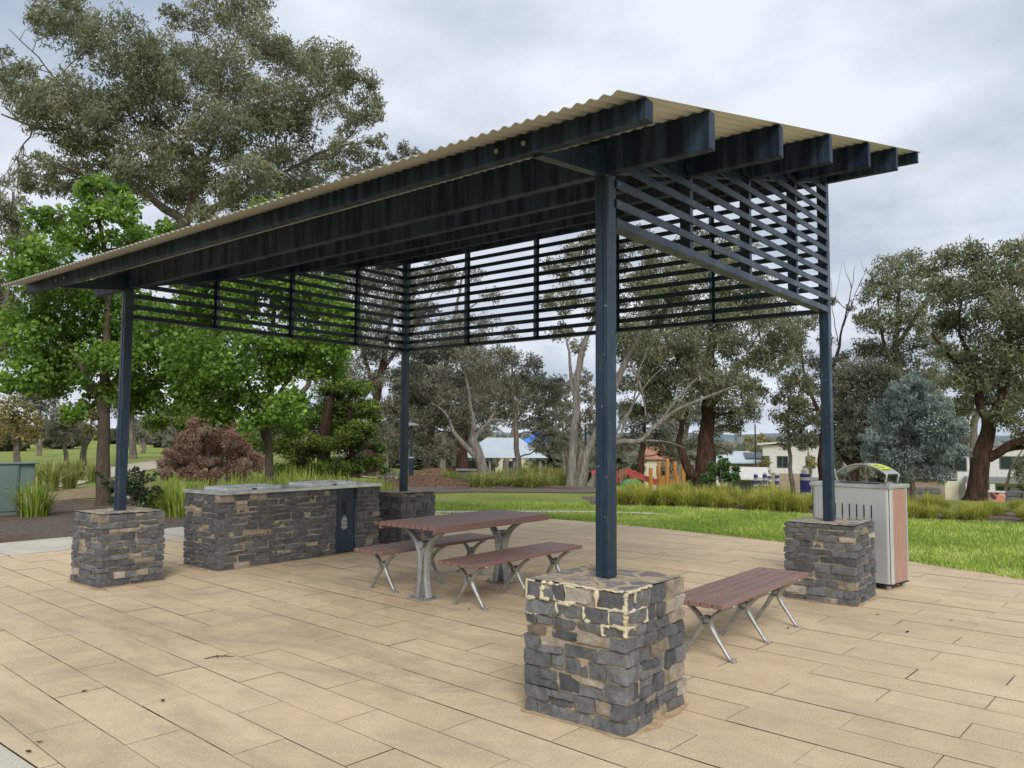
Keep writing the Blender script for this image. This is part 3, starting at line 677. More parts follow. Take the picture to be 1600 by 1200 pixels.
# cream pointing round the stones of the upper courses of the nearest pier
mb = MB(); rnd = random.Random(6)
for (kind, a, b, c0, d0) in REC:
    if d0 < HP-.22 or (d0 < HP-.12 and rnd.random() < .45): continue
    if kind == 'y' and a > -.12: continue
    ring = []
    for (u, z) in [(a+(b-a)*k/6, d0) for k in range(7)]+[(b, d0-(d0-c0)*k/3) for k in (1, 2, 3)]+[(b-(b-a)*k/6, c0) for k in range(1, 7)]+[(a, c0+(d0-c0)*k/3) for k in (1, 2)]+[(a, d0)]:
        du, dz = rnd.uniform(-.004, .004), rnd.uniform(-.004, .004)
        ring.append((-.333-.001, u+du, z+dz) if kind == 'x' else (u+du, -.3255-.001, z+dz))
    st_ = rnd.randint(0, 6); ring = ring[st_:st_+rnd.randint(6, 14)]
    if d0 < HP-.15: ring = ring[:7]
    if len(ring) < 3: continue
    mb.tube(ring, [max(.002, .010+.016*noise.noise(Vector((q[0]*23, q[1]*23+5, q[2]*31)))+rnd.uniform(-.005, .006)) for q in ring], 7, .7)
for k in range(26):
    z = HP-.01-k*.0085; mb.tube([(-.334+rnd.uniform(-.004, .006), -.327+rnd.uniform(-.004, .006), z), (-.334+rnd.uniform(-.004, .006), -.327+rnd.uniform(-.004, .006), z-.016)], [rnd.uniform(.006, .017), rnd.uniform(.005, .015)], 7)
for (p0, p1) in (((-.33, -.31, 0), (-.33, .10, 0)), ((-.32, -.325, 0), (-.05, -.325, 0))):
    P_ = [Vector(p0).lerp(Vector(p1), k/18)+Vector((rnd.uniform(-.006, .006), rnd.uniform(-.006, .006), HP-.008+rnd.uniform(-.004, .003))) for k in range(19)]; mb.tube(P_, [rnd.uniform(.006, .015) for _ in P_], 7, .7)
mb.build('cream_pointing', 'cream_mortar', t, smooth=True)
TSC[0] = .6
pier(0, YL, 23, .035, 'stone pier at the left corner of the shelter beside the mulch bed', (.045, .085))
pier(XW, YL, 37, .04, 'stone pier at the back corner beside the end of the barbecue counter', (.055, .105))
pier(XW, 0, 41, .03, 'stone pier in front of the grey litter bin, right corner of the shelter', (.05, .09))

m = MT['dust'] = mat('orange_sand_dust', rough=.95, spec=.1); g = G(m); c = g.coord()
g.col(g.ramp(g.noise(c, 9, 7, .75), (.35, (.36, .24, .14)), (.65, (.58, .43, .27))))
random.seed(12)
def skirt(x0, y0, x1, y1, w_=.03):
    P_ = []; 
    for (a, b) in (((x0,y0),(x1,y0)), ((x1,y0),(x1,y1)), ((x1,y1),(x0,y1)), ((x0,y1),(x0,y0))):
        nx_, ny_ = (b[1]-a[1]), -(b[0]-a[0]); L0 = math.hypot(nx_, ny_); nx_, ny_ = nx_/L0, ny_/L0; n_ = int(L0/.04)
        for i in range(n_):
            t = i/n_; q = (a[0]+(b[0]-a[0])*t, a[1]+(b[1]-a[1])*t); o_ = w_*(.5+.9*max(0, noise.noise(Vector((q[0]*5, q[1]*5, 8)))*2+.4)+random.uniform(0, .3)); P_.append((q[0]+nx_*o_, q[1]+ny_*o_))
    sheet('sand_dust', P_, .0032, 'dust')
for (x, y) in ((0,0), (0,YL), (XW,YL), (XW,0)): skirt(x-.345, y-.34, x+.345, y+.34)
skirt(.985, 5.82, 3.42, 6.58, .03)
# ================================================================== BARBECUE COUNTER
bx0, bx1, by0, by1, bh = .985, 3.42, 5.82, 6.58, .86
bb = thing('barbecue_counter', 'long stone barbecue counter with steel top, two hotplates and dark cabinet door', 'barbecue', (2.2, 6.2, 0))
dx0, dx1 = 2.67, 3.02
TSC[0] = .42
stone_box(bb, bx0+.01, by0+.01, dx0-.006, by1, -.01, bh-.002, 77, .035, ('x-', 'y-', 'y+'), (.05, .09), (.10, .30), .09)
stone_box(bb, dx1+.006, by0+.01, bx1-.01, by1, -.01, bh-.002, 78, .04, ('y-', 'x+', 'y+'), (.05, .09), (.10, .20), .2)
rough_core(bb, bx0+.01, by0+.01, dx0-.006, by1, 0, bh-.004, .0075, 'mortar', 'mortar')
rough_core(bb, dx1+.006, by0+.01, bx1-.01, by1, 0, bh-.004, .0075, 'mortar', 'mortar')
mb = MB(); mb.box(bx0-.012, by0-.03, bh, bx1+.01, by1+.03, bh+.038, .003); tp = mb.build('steel_top', 'steel', bb)
for xa, xb in ((1.16, 1.90), (2.37, 3.11)):
    mb = MB(); ya, yb = by0+.14, by1-.12; z = bh+.038
    # raised rim round a sunken plate
    mb.box(xa, ya, z+.0005, xb, ya+.05, z+.036, .002); mb.box(xa, yb-.05, z+.0005, xb, yb, z+.036, .002)
    mb.box(xa, ya+.05, z+.0005, xa+.05, yb-.05, z+.036, .002); mb.box(xb-.05, ya+.05, z+.0005, xb, yb-.05, z+.036, .002)
    hp = mb.build('hotplate', 'steel', bb)
    mb = MB(); mb.box(xa+.052, ya+.052, z+.0005, xb-.052, yb-.052, z+.008, .001); mb.build('cooking_plate', 'steel', hp)
    mb = MB(); mb.cyl(((xa+xb)/2, ya+.14, z+.0082), ((xa+xb)/2, ya+.14, z+.011), .03, 14); mb.build('drain', 'dark', hp)
    mb = MB(); mb.box((xa+xb)/2-.03, ya-.012, z+.002, (xa+xb)/2+.03, ya-.001, z+.014, .002); mb.build('push_button', 'dark', hp)
mb = MB(); mb.box(dx0, by0+.035, .012, dx1, by0+.055, bh-.002, .002); dr = mb.build('cabinet_door', 'navy', bb)
mb = MB(); mb.box(dx0, by0+.055, 0, dx1, by1-.1, bh-.003); mb.build('cabinet_body', 'navy', bb)
mb = MB()
for xx in (2.80, 2.835): mb.box(xx-.006, by0+.031, .50, xx+.006, by0+.0345, .68)
mb.build('vent_slot', 'dark', dr)
mb = MB(); rr = random.Random(2)
for i, wd in enumerate((.02, .05, .09, .085, .10, .09, .10, .08, .10, .095, .05)):
    z = .49-i*.017; u = 2.83-wd/2
    while u < 2.83+wd/2-.004:
        l = rr.uniform(.008, .026); mb.box(u, by0+.0325, z-.0045, min(u+l, 2.83+wd/2), by0+.0345, z+.0035); u += l+.005
mb.build('notice_lettering', 'white', dr)
mb = MB(); mb.box(dx1-.008, by0+.028, .1, dx1-.002, by0+.0345, .70); mb.build('door_edge', 'alloy', dr)
mb = MB(); mb.box(bx0+.42, by0-.0335, bh+.012, bx0+.47, by0-.031, bh+.026); mb.build('counter_plate', 'white', tp)

# ================================================================== TABLE AND BENCHES
def curve(pts, n=8):                                # Catmull-Rom through points
    P = [Vector(p) for p in pts]; P = [P[0]*2-P[1]]+P+[P[-1]*2-P[-2]]; out = []
    for i in range(1, len(P)-2):
        for k in range(n):
            t = k/n; a, b, c, d = P[i-1], P[i], P[i+1], P[i+2]
            out.append(.5*((2*b)+(c-a)*t+(2*a-5*b+4*c-d)*t*t+(3*b-a-3*c+d)*t**3))
    out.append(P[-2]); return out
def rads(ks, n):
    return [float(np.interp(i/(n-1), np.linspace(0, 1, len(ks)), ks)) for i in range(n)]
def make_bench():
    t = thing('bench', 'x', 'bench', (0,0,0))
    mb = MB(); n_ = 5; W = .44; wv = W/n_
    for i in range(n_):
        y = -W/2+wv*(i+.5)
        mb.obox((0, y, .405), (.865, wv/2-.0065, .017), None, .004)
    mb.build('seat', 'plank', t)
    for x in (-.66, .0, .66):
        mb = MB()
        for s in (-1, 1):
            arm = curve([(x, s*.190, .378), (x, s*.125, .345), (x, s*.055, .285), (x, s*.030, .235), (x, s*.058, .175), (x, s*.120, .085), (x, s*.165, .022), (x, s*.196, .0)])
            mb.tube(arm, rads([.014, .017, .020, .021, .019, .015, .014, .016], len(arm)), 8, 1.25, (1,0,0))
            mb.bar((x, s*.19, .003), (x, s*.215, .003), .04, .010)
        mb.bar((x, -.215, .381), (x, .215, .381), .035, .013)
        lg = mb.build('leg', 'alloy', t, smooth=True)
        mb = MB()
        for dx in (-.024, .024):
            ring = [(x+dx, .034*math.cos(a)*1.15, .258+.030*math.sin(a)) for a in [2*PI*k/16 for k in range(17)]]
            mb.tube(ring, .006, 6, cap=False)
        mb.tube([(x-.022, 0, .258), (x+.022, 0, .258)], .030, 12)
        mb.build('boss', 'alloy', lg, smooth=True)
    return t
b0 = make_bench()
bspec = [((1.99, .0), 'slatted bench standing alone between the nearest pier and the bin-side pier'),
         ((2.115, 2.375), 'slatted bench on the camera side of the picnic table'),
         ((2.13, 3.56), 'slatted bench on the far side of the picnic table, nearer the barbecue')]
for i, ((x, y), lb) in enumerate(bspec):
    b = b0 if i == 0 else copy_tree(b0)
    b.location = (x, y, .001); b['label'] = lb; b['group'] = 'red brown slatted benches with cast metal legs'; b['category'] = 'bench'
tb = thing('picnic_table', 'red brown slatted picnic table on two cast metal pedestals', 'table', (2.08, 2.98, 0))
mb = MB(); n_ = 9; TW = .74
for i in range(n_):
    y = 2.98-TW/2+TW/n_*(i+.5); mb.obox((2.10, y, .703), (.875, TW/n_/2-.006, .019), None, .004)
top = mb.build('tabletop', 'plank', tb)
mb = MB()
for s in (-1, 1): mb.box(1.225, 2.98+s*(TW/2-.002)-.012, .655, 2.975, 2.98+s*(TW/2-.002)+.012, .7225, .003)
mb.build('edge_board', 'plank', top)
for x in (1.47, 2.64):
    mb = MB(); y = 2.98
    for s in (-1, 1):
        arm = curve([(x, y+s*.315, .672), (x, y+s*.24, .640), (x, y+s*.14, .575), (x, y+s*.070, .49), (x, y+s*.042, .38), (x, y+s*.040, .22), (x, y+s*.060, .08), (x, y+s*.075, .012)])
        mb.tube(arm, rads([.016, .022, .030, .036, .034, .034, .036, .040], len(arm)), 8, 1.2, (1,0,0))
    mb.box(x-.022, y-.055, .02, x+.022, y+.055, .50, .004); mb.bar((x, y-.34, .677), (x, y+.34, .677), .05, .012)
    for s in (-1, 1): mb.prism([(x, y-.012, .012), (x+s*.085, y-.012, .012), (x+s*.03, y-.012, .42), (x, y-.012, .45)], (0,0,0), (0,.024,0))
    lg = mb.build('pedestal', 'alloy', tb, smooth=False)
    mb = MB(); mb.box(x-.11, y-.13, .001, x+.11, y+.13, .014, .003); mb.build('base_plate', 'alloy', lg)
    for sx in (-1, 1):
        for sy in (-1, 1): mb = MB(); mb.cyl((x+sx*.085, y+sy*.105, .0142), (x+sx*.085, y+sy*.105, .03), .010, 8); mb.build('anchor_bolt', 'alloy', lg)
    mb = MB(); mb.cyl((x-.052, y, .515), (x+.052, y, .515), .034, 16); mb.build('boss', 'alloy', lg, smooth=False)

# ================================================================== LITTER BIN
bc = Vector((4.81, -.40, 0)); ang = math.radians(10)
U = Vector((-math.sin(ang)*-1*.0+math.sin(ang)*0, 0, 0))
ux = Vector((math.cos(ang), -math.sin(ang), 0)); uy = Vector((math.sin(ang), math.cos(ang), 0))   # ux: depth away, uy: width to the left
RB = Matrix((ux, uy, Vector((0,0,1)))).transposed(); BW, BD, BH = .86, .46, 1.075
bn = thing('litter_bin', 'grey metal litter bin enclosure with arched hood and pink brown slatted side', 'litter bin', tuple(bc))
def B(u, v, z): return bc+ux*u+uy*v+Vector((0,0,z))
def bbox(mb, u0, v0, z0, u1, v1, z1, bev=0): mb.obox(B((u0+u1)/2, (v0+v1)/2, (z0+z1)/2), ((u1-u0)/2, (v1-v0)/2, (z1-z0)/2), RB, bev)
def bpanel(name, front):
    mb = MB(); r = .05; pts = []
    for k in range(7): a = PI/2*k/6; pts.append((r-r*math.cos(a) if 0 else r*(1-math.sin(a)), r*(1-math.cos(a))))
    # U-shaped sheet: front face with rounded returns at both ends
    line = [(.06 if 1 else 0, 0.0)]
    prof = [(.075, 0)] + [(r*(1-math.sin(a)), r*(1-math.cos(a))) for a in [PI/2*k/6 for k in range(7)]]
    prof2 = [(u, BW-v) for u, v in prof[::-1]]; prof = prof+prof2
    if not front: prof = [(BD-u, v) for u, v in prof]
    mb.grid([[B(u, v, .065) for u, v in prof], [B(u, v, BH-.04) for u, v in prof]])
    return mb.build(name, 'galv', bn, smooth=True)
fp = bpanel('front_panel', True); bpanel('back_panel', False)
mb = MB()
for k in range(7):
    v = .19+k*.078
    for a in range(6): bbox(mb, -.0035, v-.0055, .86-.148*(a+1)+.012, -.0012, v+.0055, .86-.148*a)
mb.build('vent_slot', 'dark', fp)
mb = MB(); bbox(mb, .012, .012, .05, BD-.012, BW-.012, BH-.045); mb.build('liner', 'dark', bn)
for side in (0, 1):
    v0 = -.002 if side == 0 else BW-.010
    mb = MB(); n_ = 9; u0, u1 = .078, BD-.078; wv = (u1-u0)/n_
    for i in range(n_): bbox(mb, u0+wv*i+.003, v0, .07, u0+wv*(i+1)-.003, v0+.012, BH-.045, .002)
    mb.build('slatted_side', 'pinkslat', bn)
mb = MB(); bbox(mb, -.012, -.012, BH-.04, BD+.012, BW+.012, BH, .006); lid = mb.build('lid', 'steel', bn)
mb = MB(); bbox(mb, .10, .18, BH+.0005, BD-.10, BW-.18, BH+.004); mb.build('chute_opening', 'dark', lid)
for v in (.06, BW-.06):
    for u in (.06, BD-.06):
        mb = MB(); mb.cyl(B(u, v, 0), B(u, v, .064), .026, 12); mb.build('foot', 'alloy', bn)
# arched hood
mb = MB(); rows = []; rows2 = []
for k in range(21):
    t = k/20; v = .06+.56*t; z = BH+.075+.135*math.sin(PI*min(1, .06+t*.90))**.8
    rows.append([B(.075, v, z), B(.385, v, z)]); rows2.append([B(.075, v, z-.010), B(.385, v, z-.010)])
mb.grid(rows); mb.grid(rows2)
for rr_ in (0, 1): mb.grid([[a[rr_] for a in rows], [b[rr_] for b in rows2]])
hd = mb.build('hood', 'steel', bn, smooth=True)
for u in (.085, .375):
    ed = [B(u, .06+.56*k/20, BH+.068+.135*math.sin(PI*min(1, .06+k/20*.90))**.8) for k in range(21)]
    mb = MB(); mb.tube([B(u, .085, BH)]+ed+[B(u, .585, BH)], .012, 8); mb.build('hood_rail', 'alloy', hd, smooth=True)
mb = MB(); rows = []
for k in range(6, 0, -1):
    t = .045+k*.052; v = .06+.56*t; z = BH+.078+.135*math.sin(PI*min(1, .06+t*.90))**.8; rows.append([B(.09, v, z), B(.37, v, z)])
mb.grid(rows); mb.build('hood_label', 'lime', hd, smooth=True)
mb = MB()
for k in range(3):
    t = .115+.075*k; v = .06+.56*t; z = BH+.0815+.135*math.sin(PI*(.06+t*.90))**.8
    mb.bar(B(.13, v, z), B(.33-.05*k, v, z), .012, .002)
mb.build('label_print', 'dark', hd)

# ================================================================== UTILITY CABINET
uc = thing('utility_cabinet', 'grey green electrical cabinet on the mulch at the left edge', 'cabinet', (1.3, 14.9, 0))
mb = MB(); mb.box(.55, 14.65, -.02, 1.97, 15.08, .96, .01); body = mb.build('cabinet_body', 'cabinet', uc)
mb = MB(); mb.box(.53, 14.62, .962, 2.30, 15.10, .99, .006); mb.build('cabinet_roof', 'cabinet', uc)
mb = MB(); mb.box(1.972, 14.70, .40, 2.26, 15.05, .96, .006); mb.build('side_box', 'cabinet', uc)
mb = MB(); mb.box(1.2, 14.632, .06, 1.93, 14.648, .93, .004); d_ = mb.build('cabinet_door', 'cabinet', uc)
mb = MB(); mb.box(1.70, 14.622, .50, 1.78, 14.631, .52, .002); mb.build('handle', 'alloy', d_)
mb = MB(); mb.box(1.5, 14.626, .80, 1.62, 14.631, .815); mb.build('name_strip', 'dark', d_)

# ================================================================== VEGETATION
rng = np.random.default_rng(5)
def leaf_quads(P, L_, W_, droop=0.0, flat=0.0, jitter=.35):
    n = len(P); d = rng.normal(size=(n,3)); d[:,2] = d[:,2]*(1-flat)-droop; d /= np.linalg.norm(d, axis=1)[:,None]
    q = rng.normal(size=(n,3)); s = np.cross(d, q); s /= np.linalg.norm(s, axis=1)[:,None]+1e-9
    k = 1+rng.uniform(-jitter, jitter, n)[:,None]; a = d*L_*k; b = s*W_*k*.5
    V = np.stack([P-a*.5, P-a*.05+b, P+a*.5, P-a*.05-b], 1).reshape(-1, 3)
    return V, np.arange(4*n).reshape(-1, 4)
def crown_points(blobs, dens, sub=.30, sub_n=16, shell=.75, flat=.85, leaf_area=.01):
    pts = []; tone = []; subs = []
    for (c, r) in blobs:
        n = int(dens*PI*r*r/leaf_area); ns = max(5, int(sub_n))
        d = rng.normal(size=(ns,3)); d /= np.linalg.norm(d, axis=1)[:,None]
        rad = r*rng.uniform(.25, 1.0, ns)**.6; cs = np.array(c)+d*rad[:,None]*np.array([1,1,flat])
        sr = r*sub*rng.uniform(.6, 1.35, ns); st = rng.uniform(-.22, .22, ns)
        w_ = sr**2; idx = rng.choice(ns, n, p=w_/w_.sum())
        g_ = rng.normal(size=(n,3)); g_ /= np.linalg.norm(g_, axis=1)[:,None]; g_ *= (rng.uniform(0, 1, n)**.45)[:,None]
        off = g_*sr[idx][:,None]*np.array([1,1,.8]); pts.append(cs[idx]+off)
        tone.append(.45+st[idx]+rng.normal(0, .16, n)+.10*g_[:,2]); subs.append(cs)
    return np.concatenate(pts), np.concatenate(tone), subs
def limb(mb, a, b, r0, r1, wob=.12, n=7, seg=7, sag=0.0):
    a = Vector(a); b = Vector(b); L_ = (b-a).length; o_ = Vector((random.uniform(0, 50), random.uniform(0, 50), 0)); P = []
    for i in range(n+1):
        t = i/n; p = a.lerp(b, t); e_ = math.sin(PI*t)
        p = p+Vector((noise.noise(o_+Vector((t*2.2, 0, 0))), noise.noise(o_+Vector((0, t*2.2, 9))), noise.noise(o_+Vector((5, 5, t*2.2)))))*(L_*wob*2*e_)
        p.z += sag*L_*e_; P.append(p)
    mb.tube(P, [r0+(r1-r0)*(i/n)**.8 for i in range(n+1)], seg, cap=False); return P
def tree(name, label, cat, D, trunk, blobs, leaf, barkm, L_=.2, W_=.07, dens=3.6, depth=.6, droop=.6, group=None, sub=.40, sub_n=18, twig=True, trunk_seg=12, flat=.85, ground_fix=True):
    """trunk: list of polylines [(px,py,radius_m), ...]; the first starts at the ground.  blobs: (px, py, r_px)"""
    k = D/FPX; b0_ = trunk[0][0]
    if leaf.startswith('gum') or leaf == 'silver': L_ *= .82; W_ *= .80; sub *= 1.12; sub_n = int(sub_n*1.2); trunk = [[(q[0], q[1], q[2]*.74)+tuple(q[3:]) for q in pl] for pl in trunk]
    base = at(b0_[0], b0_[1], D); base.z = ground(base.x, base.y)-.08
    t = thing(name, label, cat, tuple(base), group); random.seed(int(b0_[0]*7+D))
    mb = MB(); nodes = []
    for li, pl in enumerate(trunk):
        dd0 = 0 if li == 0 else random.uniform(-.6, .6)
        pts = []
        for i, q in enumerate(pl):
            p = at(q[0], q[1], D + (q[3] if len(q) > 3 else dd0*i/max(1, len(pl)-1)))
            pts.append(p)
        if li == 0: pts[0] = base.copy()
        cu = curve(pts, 5) if len(pts) > 2 else [pts[0].lerp(pts[-1], i/6) for i in range(7)]
        cu = [p+Vector((noise.noise(p*1.7), noise.noise(p*1.7+Vector((9,0,0))), 0))*.10*min(1, k*30)*(0 if i in (0,) else 1) for i, p in enumerate(cu)]
        rd = rads([q[2] for q in pl], len(cu))
        rd = [a_*(1+.16*noise.noise(p*1.1+Vector((3, 7, 1)))) for a_, p in zip(rd, cu)]
        if li == 0: rd[0] *= 1.35; rd[1] *= 1.08
        mb.tube(cu, rd, trunk_seg, cap=False); nodes += [(p, r) for p, r in zip(cu, rd)]
    bl = []; cxs = [b[0] for b in blobs]; span = (max(cxs)-min(cxs))*k/2 if len(blobs) > 1 else .5
    for (px, py, r) in blobs:
        dd = random.uniform(-1, 1)*span*depth
        bl.append((tuple(at(px, py, D+dd)), r*(D+dd)/FPX))
    P, T, subs = crown_points(bl, dens, sub, sub_n, flat=flat, leaf_area=L_*W_*.5)
    if twig:
        for (c, r), cs in zip(bl, subs):
            c = Vector(c); best = min(nodes, key=lambda nd: (nd[0]-c).length*(1.0 if nd[0].z < c.z else 1.8)+ (0 if nd[1] > .02 else .5))
            a, ra = best; L0 = (c-a).length; rr = min(ra*.75, .018+.014*L0)
            Q = limb(mb, a, c, rr, rr*.35, .10, 7, 6, .05); nodes.append((Q[4], rr*.6))
            for s_ in cs[:: max(1, len(cs)//(12 if 'gum' in leaf else 7))]:
                limb(mb, Q[random.choice((3, 4, 5, 6))], Vector(s_), rr*.35, .006, .12, 4, 4)
    mb.build('trunk', barkm, t, smooth=True, fixn=False)
    V, F = leaf_quads(P, L_, W_, droop)
    np_mesh('crown', V, F, T, LM[leaf], t)
    return t
# --- trees near the shelter
tree('gum_tree', 'tallest grey green gum tree rising above the left half of the roof', 'tree', 40,
     [[(292, 760, .55), (292, 560, .50), (288, 420, .42), (286, 345, .36)], [(286, 345, .3), (250, 320, .25), (205, 285, .2), (200, 250, .16)],
      [(290, 400, .3), (330, 330, .26), (390, 300, .22), (430, 240, .15)], [(288, 360, .3), (302, 300, .22), (300, 240, .16), (250, 190, .12)], [(205, 285, .16), (130, 210, .12), (60, 200, .09), (2, 178, .05)],
      [(130, 210, .1), (100, 150, .08), (60, 90, .04), (12, 45, .02)], [(302, 300, .16), (340, 200, .12), (345, 110, .09), (370, 60, .05)], [(390, 300, .14), (480, 250, .1), (545, 215, .07), (560, 190, .03)],
      [(243, 205, .10), (245, 185, .09), (262, 172, .07), (285, 168, .04)]],
     [(120,40,48), (175,70,55), (215,110,55), (90,15,35), (60,35,16), (30,130,34), (55,160,40), (140,150,52), (200,180,55), (150,215,50), (100,190,44), (255,80,30), (330,22,40), (395,15,42), (415,60,42), (355,100,50),
      (300,140,50), (440,95,45), (485,120,50), (520,110,46), (560,135,34), (580,180,24), (588,222,18), (540,180,36), (430,165,60), (400,205,55), (460,195,50), (340,205,54), (270,225,52), (230,260,42), (180,262,34), (330,268,40),
      (392,272,40), (420,300,34), (500,258,38), (545,245,34), (60,262,30), (28,290,26), (90,295,24), (470,290,34), (560,285,24), (10,105,24), (590,160,16), (270,30,22), (250,290,38), (290,312,34), (360,305,34), (320,335,28), (200,300,32), (150,300,28), (280,262,44), (440,262,44), (490,330,24), (400,330,26), (235,140,40), (380,165,44), (300,90,30), (120,250,34), (580,255,20)],
     'gum', 'bark_grey', .27, .08, 2.6, .45, .7, sub=.36, sub_n=18)
tree('maple_tree', 'bright green maple with a straight brown trunk behind the left pier', 'tree', 19.6,
     [[(160, 796, .145), (161, 720, .135), (163, 640, .12), (165, 560, .09), (168, 440, .07), (150, 320, .03)], [(163, 640, .08), (120, 560, .05), (70, 480, .03)], [(163, 620, .08), (220, 540, .05), (270, 500, .03)]],
     [(150,300,24), (70,345,26), (190,330,30), (135,360,40), (60,410,42), (225,385,40), (100,460,58), (180,470,62), (40,520,46), (100,550,56), (180,575,54), (250,530,54), (30,585,32), (290,590,40), (115,645,18), (230,620,36), (300,510,46), (75,600,30), (150,620,26), (190,300,14), (150,285,14)],
     'maple', 'bark_maple', .095, .08, 4.8, .5, .15, sub=.42, sub_n=24, group='bright green maples behind the barbecue')
tree('maple_tree', 'bright green maple with forked trunk directly behind the barbecue counter', 'tree', 18.5,
     [[(420, 782, .105), (420, 720, .095), (420, 650, .08), (424, 560, .07), (430, 450, .04)], [(420, 700, .07), (408, 665, .06), (395, 620, .05), (370, 540, .03)], [(421, 640, .05), (460, 580, .04), (500, 540, .02)]],
     [(262,358,20), (330,470,56), (410,460,62), (490,470,52), (350,555,62), (440,555,62), (500,560,44), (535,500,34), (310,610,40), (390,635,44), (455,635,38), (520,545,30), (462,672,18), (380,400,50), (460,400,46), (420,350,40), (300,430,30), (340,645,26)],
     'maple', 'bark_maple', .09, .076, 4.8, .5, .15, sub=.42, sub_n=24, group='bright green maples behind the barbecue')
tree('conifer', 'dark golden tipped conifer behind the right end of the barbecue counter', 'tree', 25,
     [[(505, 755, .22), (507, 700, .2), (512, 640, .14), (530, 600, .06)], [(545, 752, .1), (550, 700, .08), (548, 640, .05)]],
     [(562,610,20), (535,605,24), (510,615,24), (575,635,20), (545,640,34), (505,650,38), (465,665,30), (440,700,26), (480,700,36), (530,690,40), (566,672,28), (585,722,18), (556,726,28), (515,732,30), (472,735,26), (590,700,14), (588,655,12), (440,735,20), (572,600,10), (600,735,10), (535,665,30)],
     'conifer', 'bark_red',   .10, .032, 4.6, .5, .0, sub=.42, sub_n=20, flat=.45)
tree('conifer', 'low spreading conifer behind the brown flowering shrub', 'tree', 29,
     [[(300, 742, .14), (298, 690, .11), (296, 650, .06)]],
     [(250,655,20), (275,645,22), (305,640,26), (240,668,14), (335,650,26), (290,662,22), (370,690,28), (400,700,26), (430,660,26)], 'conifer', 'bark_red', .11, .035, 4.6, .5, 0, sub=.42, sub_n=16, flat=.4)
tree('flowering_shrub', 'rounded shrub covered in pinkish brown flower heads behind the barbecue', 'shrub', 22.5,
     [[(328, 770, .06), (326, 720, .05), (325, 690, .03)], [(330, 765, .05), (350, 715, .04), (365, 690, .02)], [(326, 765, .05), (300, 720, .04), (285, 700, .02)]],
     [(312,660,11), (330,672,13), (350,668,12), (300,680,12), (318,690,14), (340,690,14), (362,686,13), (380,695,13), (285,695,12), (272,708,12), (300,706,14), (325,708,14), (350,708,14), (372,712,13), (392,714,12), (262,722,11), (282,724,13), (306,724,13),
      (330,726,13), (355,728,13), (378,732,12), (398,730,10), (265,740,10), (288,742,11), (312,742,11), (336,744,11), (360,746,10), (382,746,9)],
     'brown', 'bark_grey', .05, .04, 10, .35, -.1, sub=.80, sub_n=6, twig=False)
tree('leafy_shrub', 'dark glossy leaved shrub standing behind the left pier', 'shrub', 16.6,
     [[(205, 795, .025), (206, 770, .02), (208, 745, .01)], [(215, 795, .02), (220, 765, .015), (228, 745, .008)], [(190, 795, .02), (182, 770, .015), (165, 745, .008)]],
     [(205,750,14), (225,745,13), (190,762,13), (215,768,17), (235,768,14), (170,760,13), (205,784,16), (228,787,14), (185,782,13), (210,735,8), (240,745,8), (160,742,8), (246,765,8)], 'dark', 'bark_grey', .075, .05, 1.8, .4, 0, sub=.45, sub_n=9)

# --- strap-leaved clumps and tussocks: shared blade meshes
def blade_mesh(name, n, h, spread, wd, leaf, lean=.8, seed=1, skirt=.25):
    r = np.random.default_rng(seed); V = []; F = []; T = []; k = 0
    for i in range(n):
        a = r.uniform(0, 2*PI); ln = h*r.uniform(.6, 1.12); out_ = abs(r.normal(0, .5))*lean; rb = r.uniform(0, spread*.28)
        bx, by = rb*math.cos(a), rb*math.sin(a); dr = np.array([math.cos(a), math.sin(a)]); sx, sy = -dr[1], dr[0]
        tn = r.uniform(.1, .95); 
        for s in range(5):
            t = s/4; rad = out_*ln*(t**1.6)*.9; z = ln*(t-.42*out_*t*t*t)*.95; wdt = wd*(1-t**2*.85)*.5
            if z < 0: z = .01
            x_, y_ = bx+dr[0]*rad, by+dr[1]*rad
            V += [(x_-sx*wdt, y_-sy*wdt, z), (x_+sx*wdt, y_+sy*wdt, z)]
            if s: F.append([k+2*s-2, k+2*s-1, k+2*s+1, k+2*s]); T.append(tn*.75+.25*t if r.random() > skirt*.3 else 1.0)
        k += 10
    o = np_mesh(name, V, F, T, LM[leaf], None); return o
def scatter_clumps(name, protos, spots, label, cat, group):
    """spots: (x, y, z, scale)"""
    for i, (x, y, z, s) in enumerate(spots):
        pr = protos[i % len(protos)]; o = pr if not pr.get('_used') else pr.copy()
        if pr.get('_used'): C.objects.link(o)
        pr['_used'] = 1; o.location = (x, y, z); o.scale = (s*random.uniform(.9, 1.15), s*random.uniform(.9, 1.15), s*random.uniform(.85, 1.15)); o.rotation_euler = (0, 0, random.uniform(0, 6.28))
        tag(o, label, cat, group)
random.seed(21)
strap = [blade_mesh('strap_leaf_clump', 330, .66, 1.0, .022, 'strap', 1.15, s) for s in (1, 2, 3)]
sp_ = []
for px, D, s in [(262,17,1.0), (285,16.5,1.05), (240,18,.9), (300,18.5,.9), (322,17.5,.95), (345,18.2,1.0), (370,17.4,1.1), (398,17.8,1.15), (430,17.2,1.25), (452,18.4,1.3), (478,17.0,1.25), (500,18,1.2), (525,17.3,1.15), (550,18.3,1.05), (572,17.2,.95), (600,17.6,.8), (462,16.6,1.1), (412,19,1.3), (535,16.5,1.0), (358,16.6,.95), (612,18.2,.8), (588,18.8,.95), (275,19.5,.95), (440,20,1.2), (510,19.4,1.2)]:
    p = gp(px, D); sp_.append((p.x, p.y, p.z, s))
scatter_clumps('strap_leaf_clump', strap, sp_, 'yellow green strap leaved clump in the row behind the barbecue counter', 'plant', 'strap leaved clumps behind the barbecue')
cl = [blade_mesh('strap_leaf_clump', 260, .64, .8, .024, 'strap', 1.1, s) for s in (8,)]
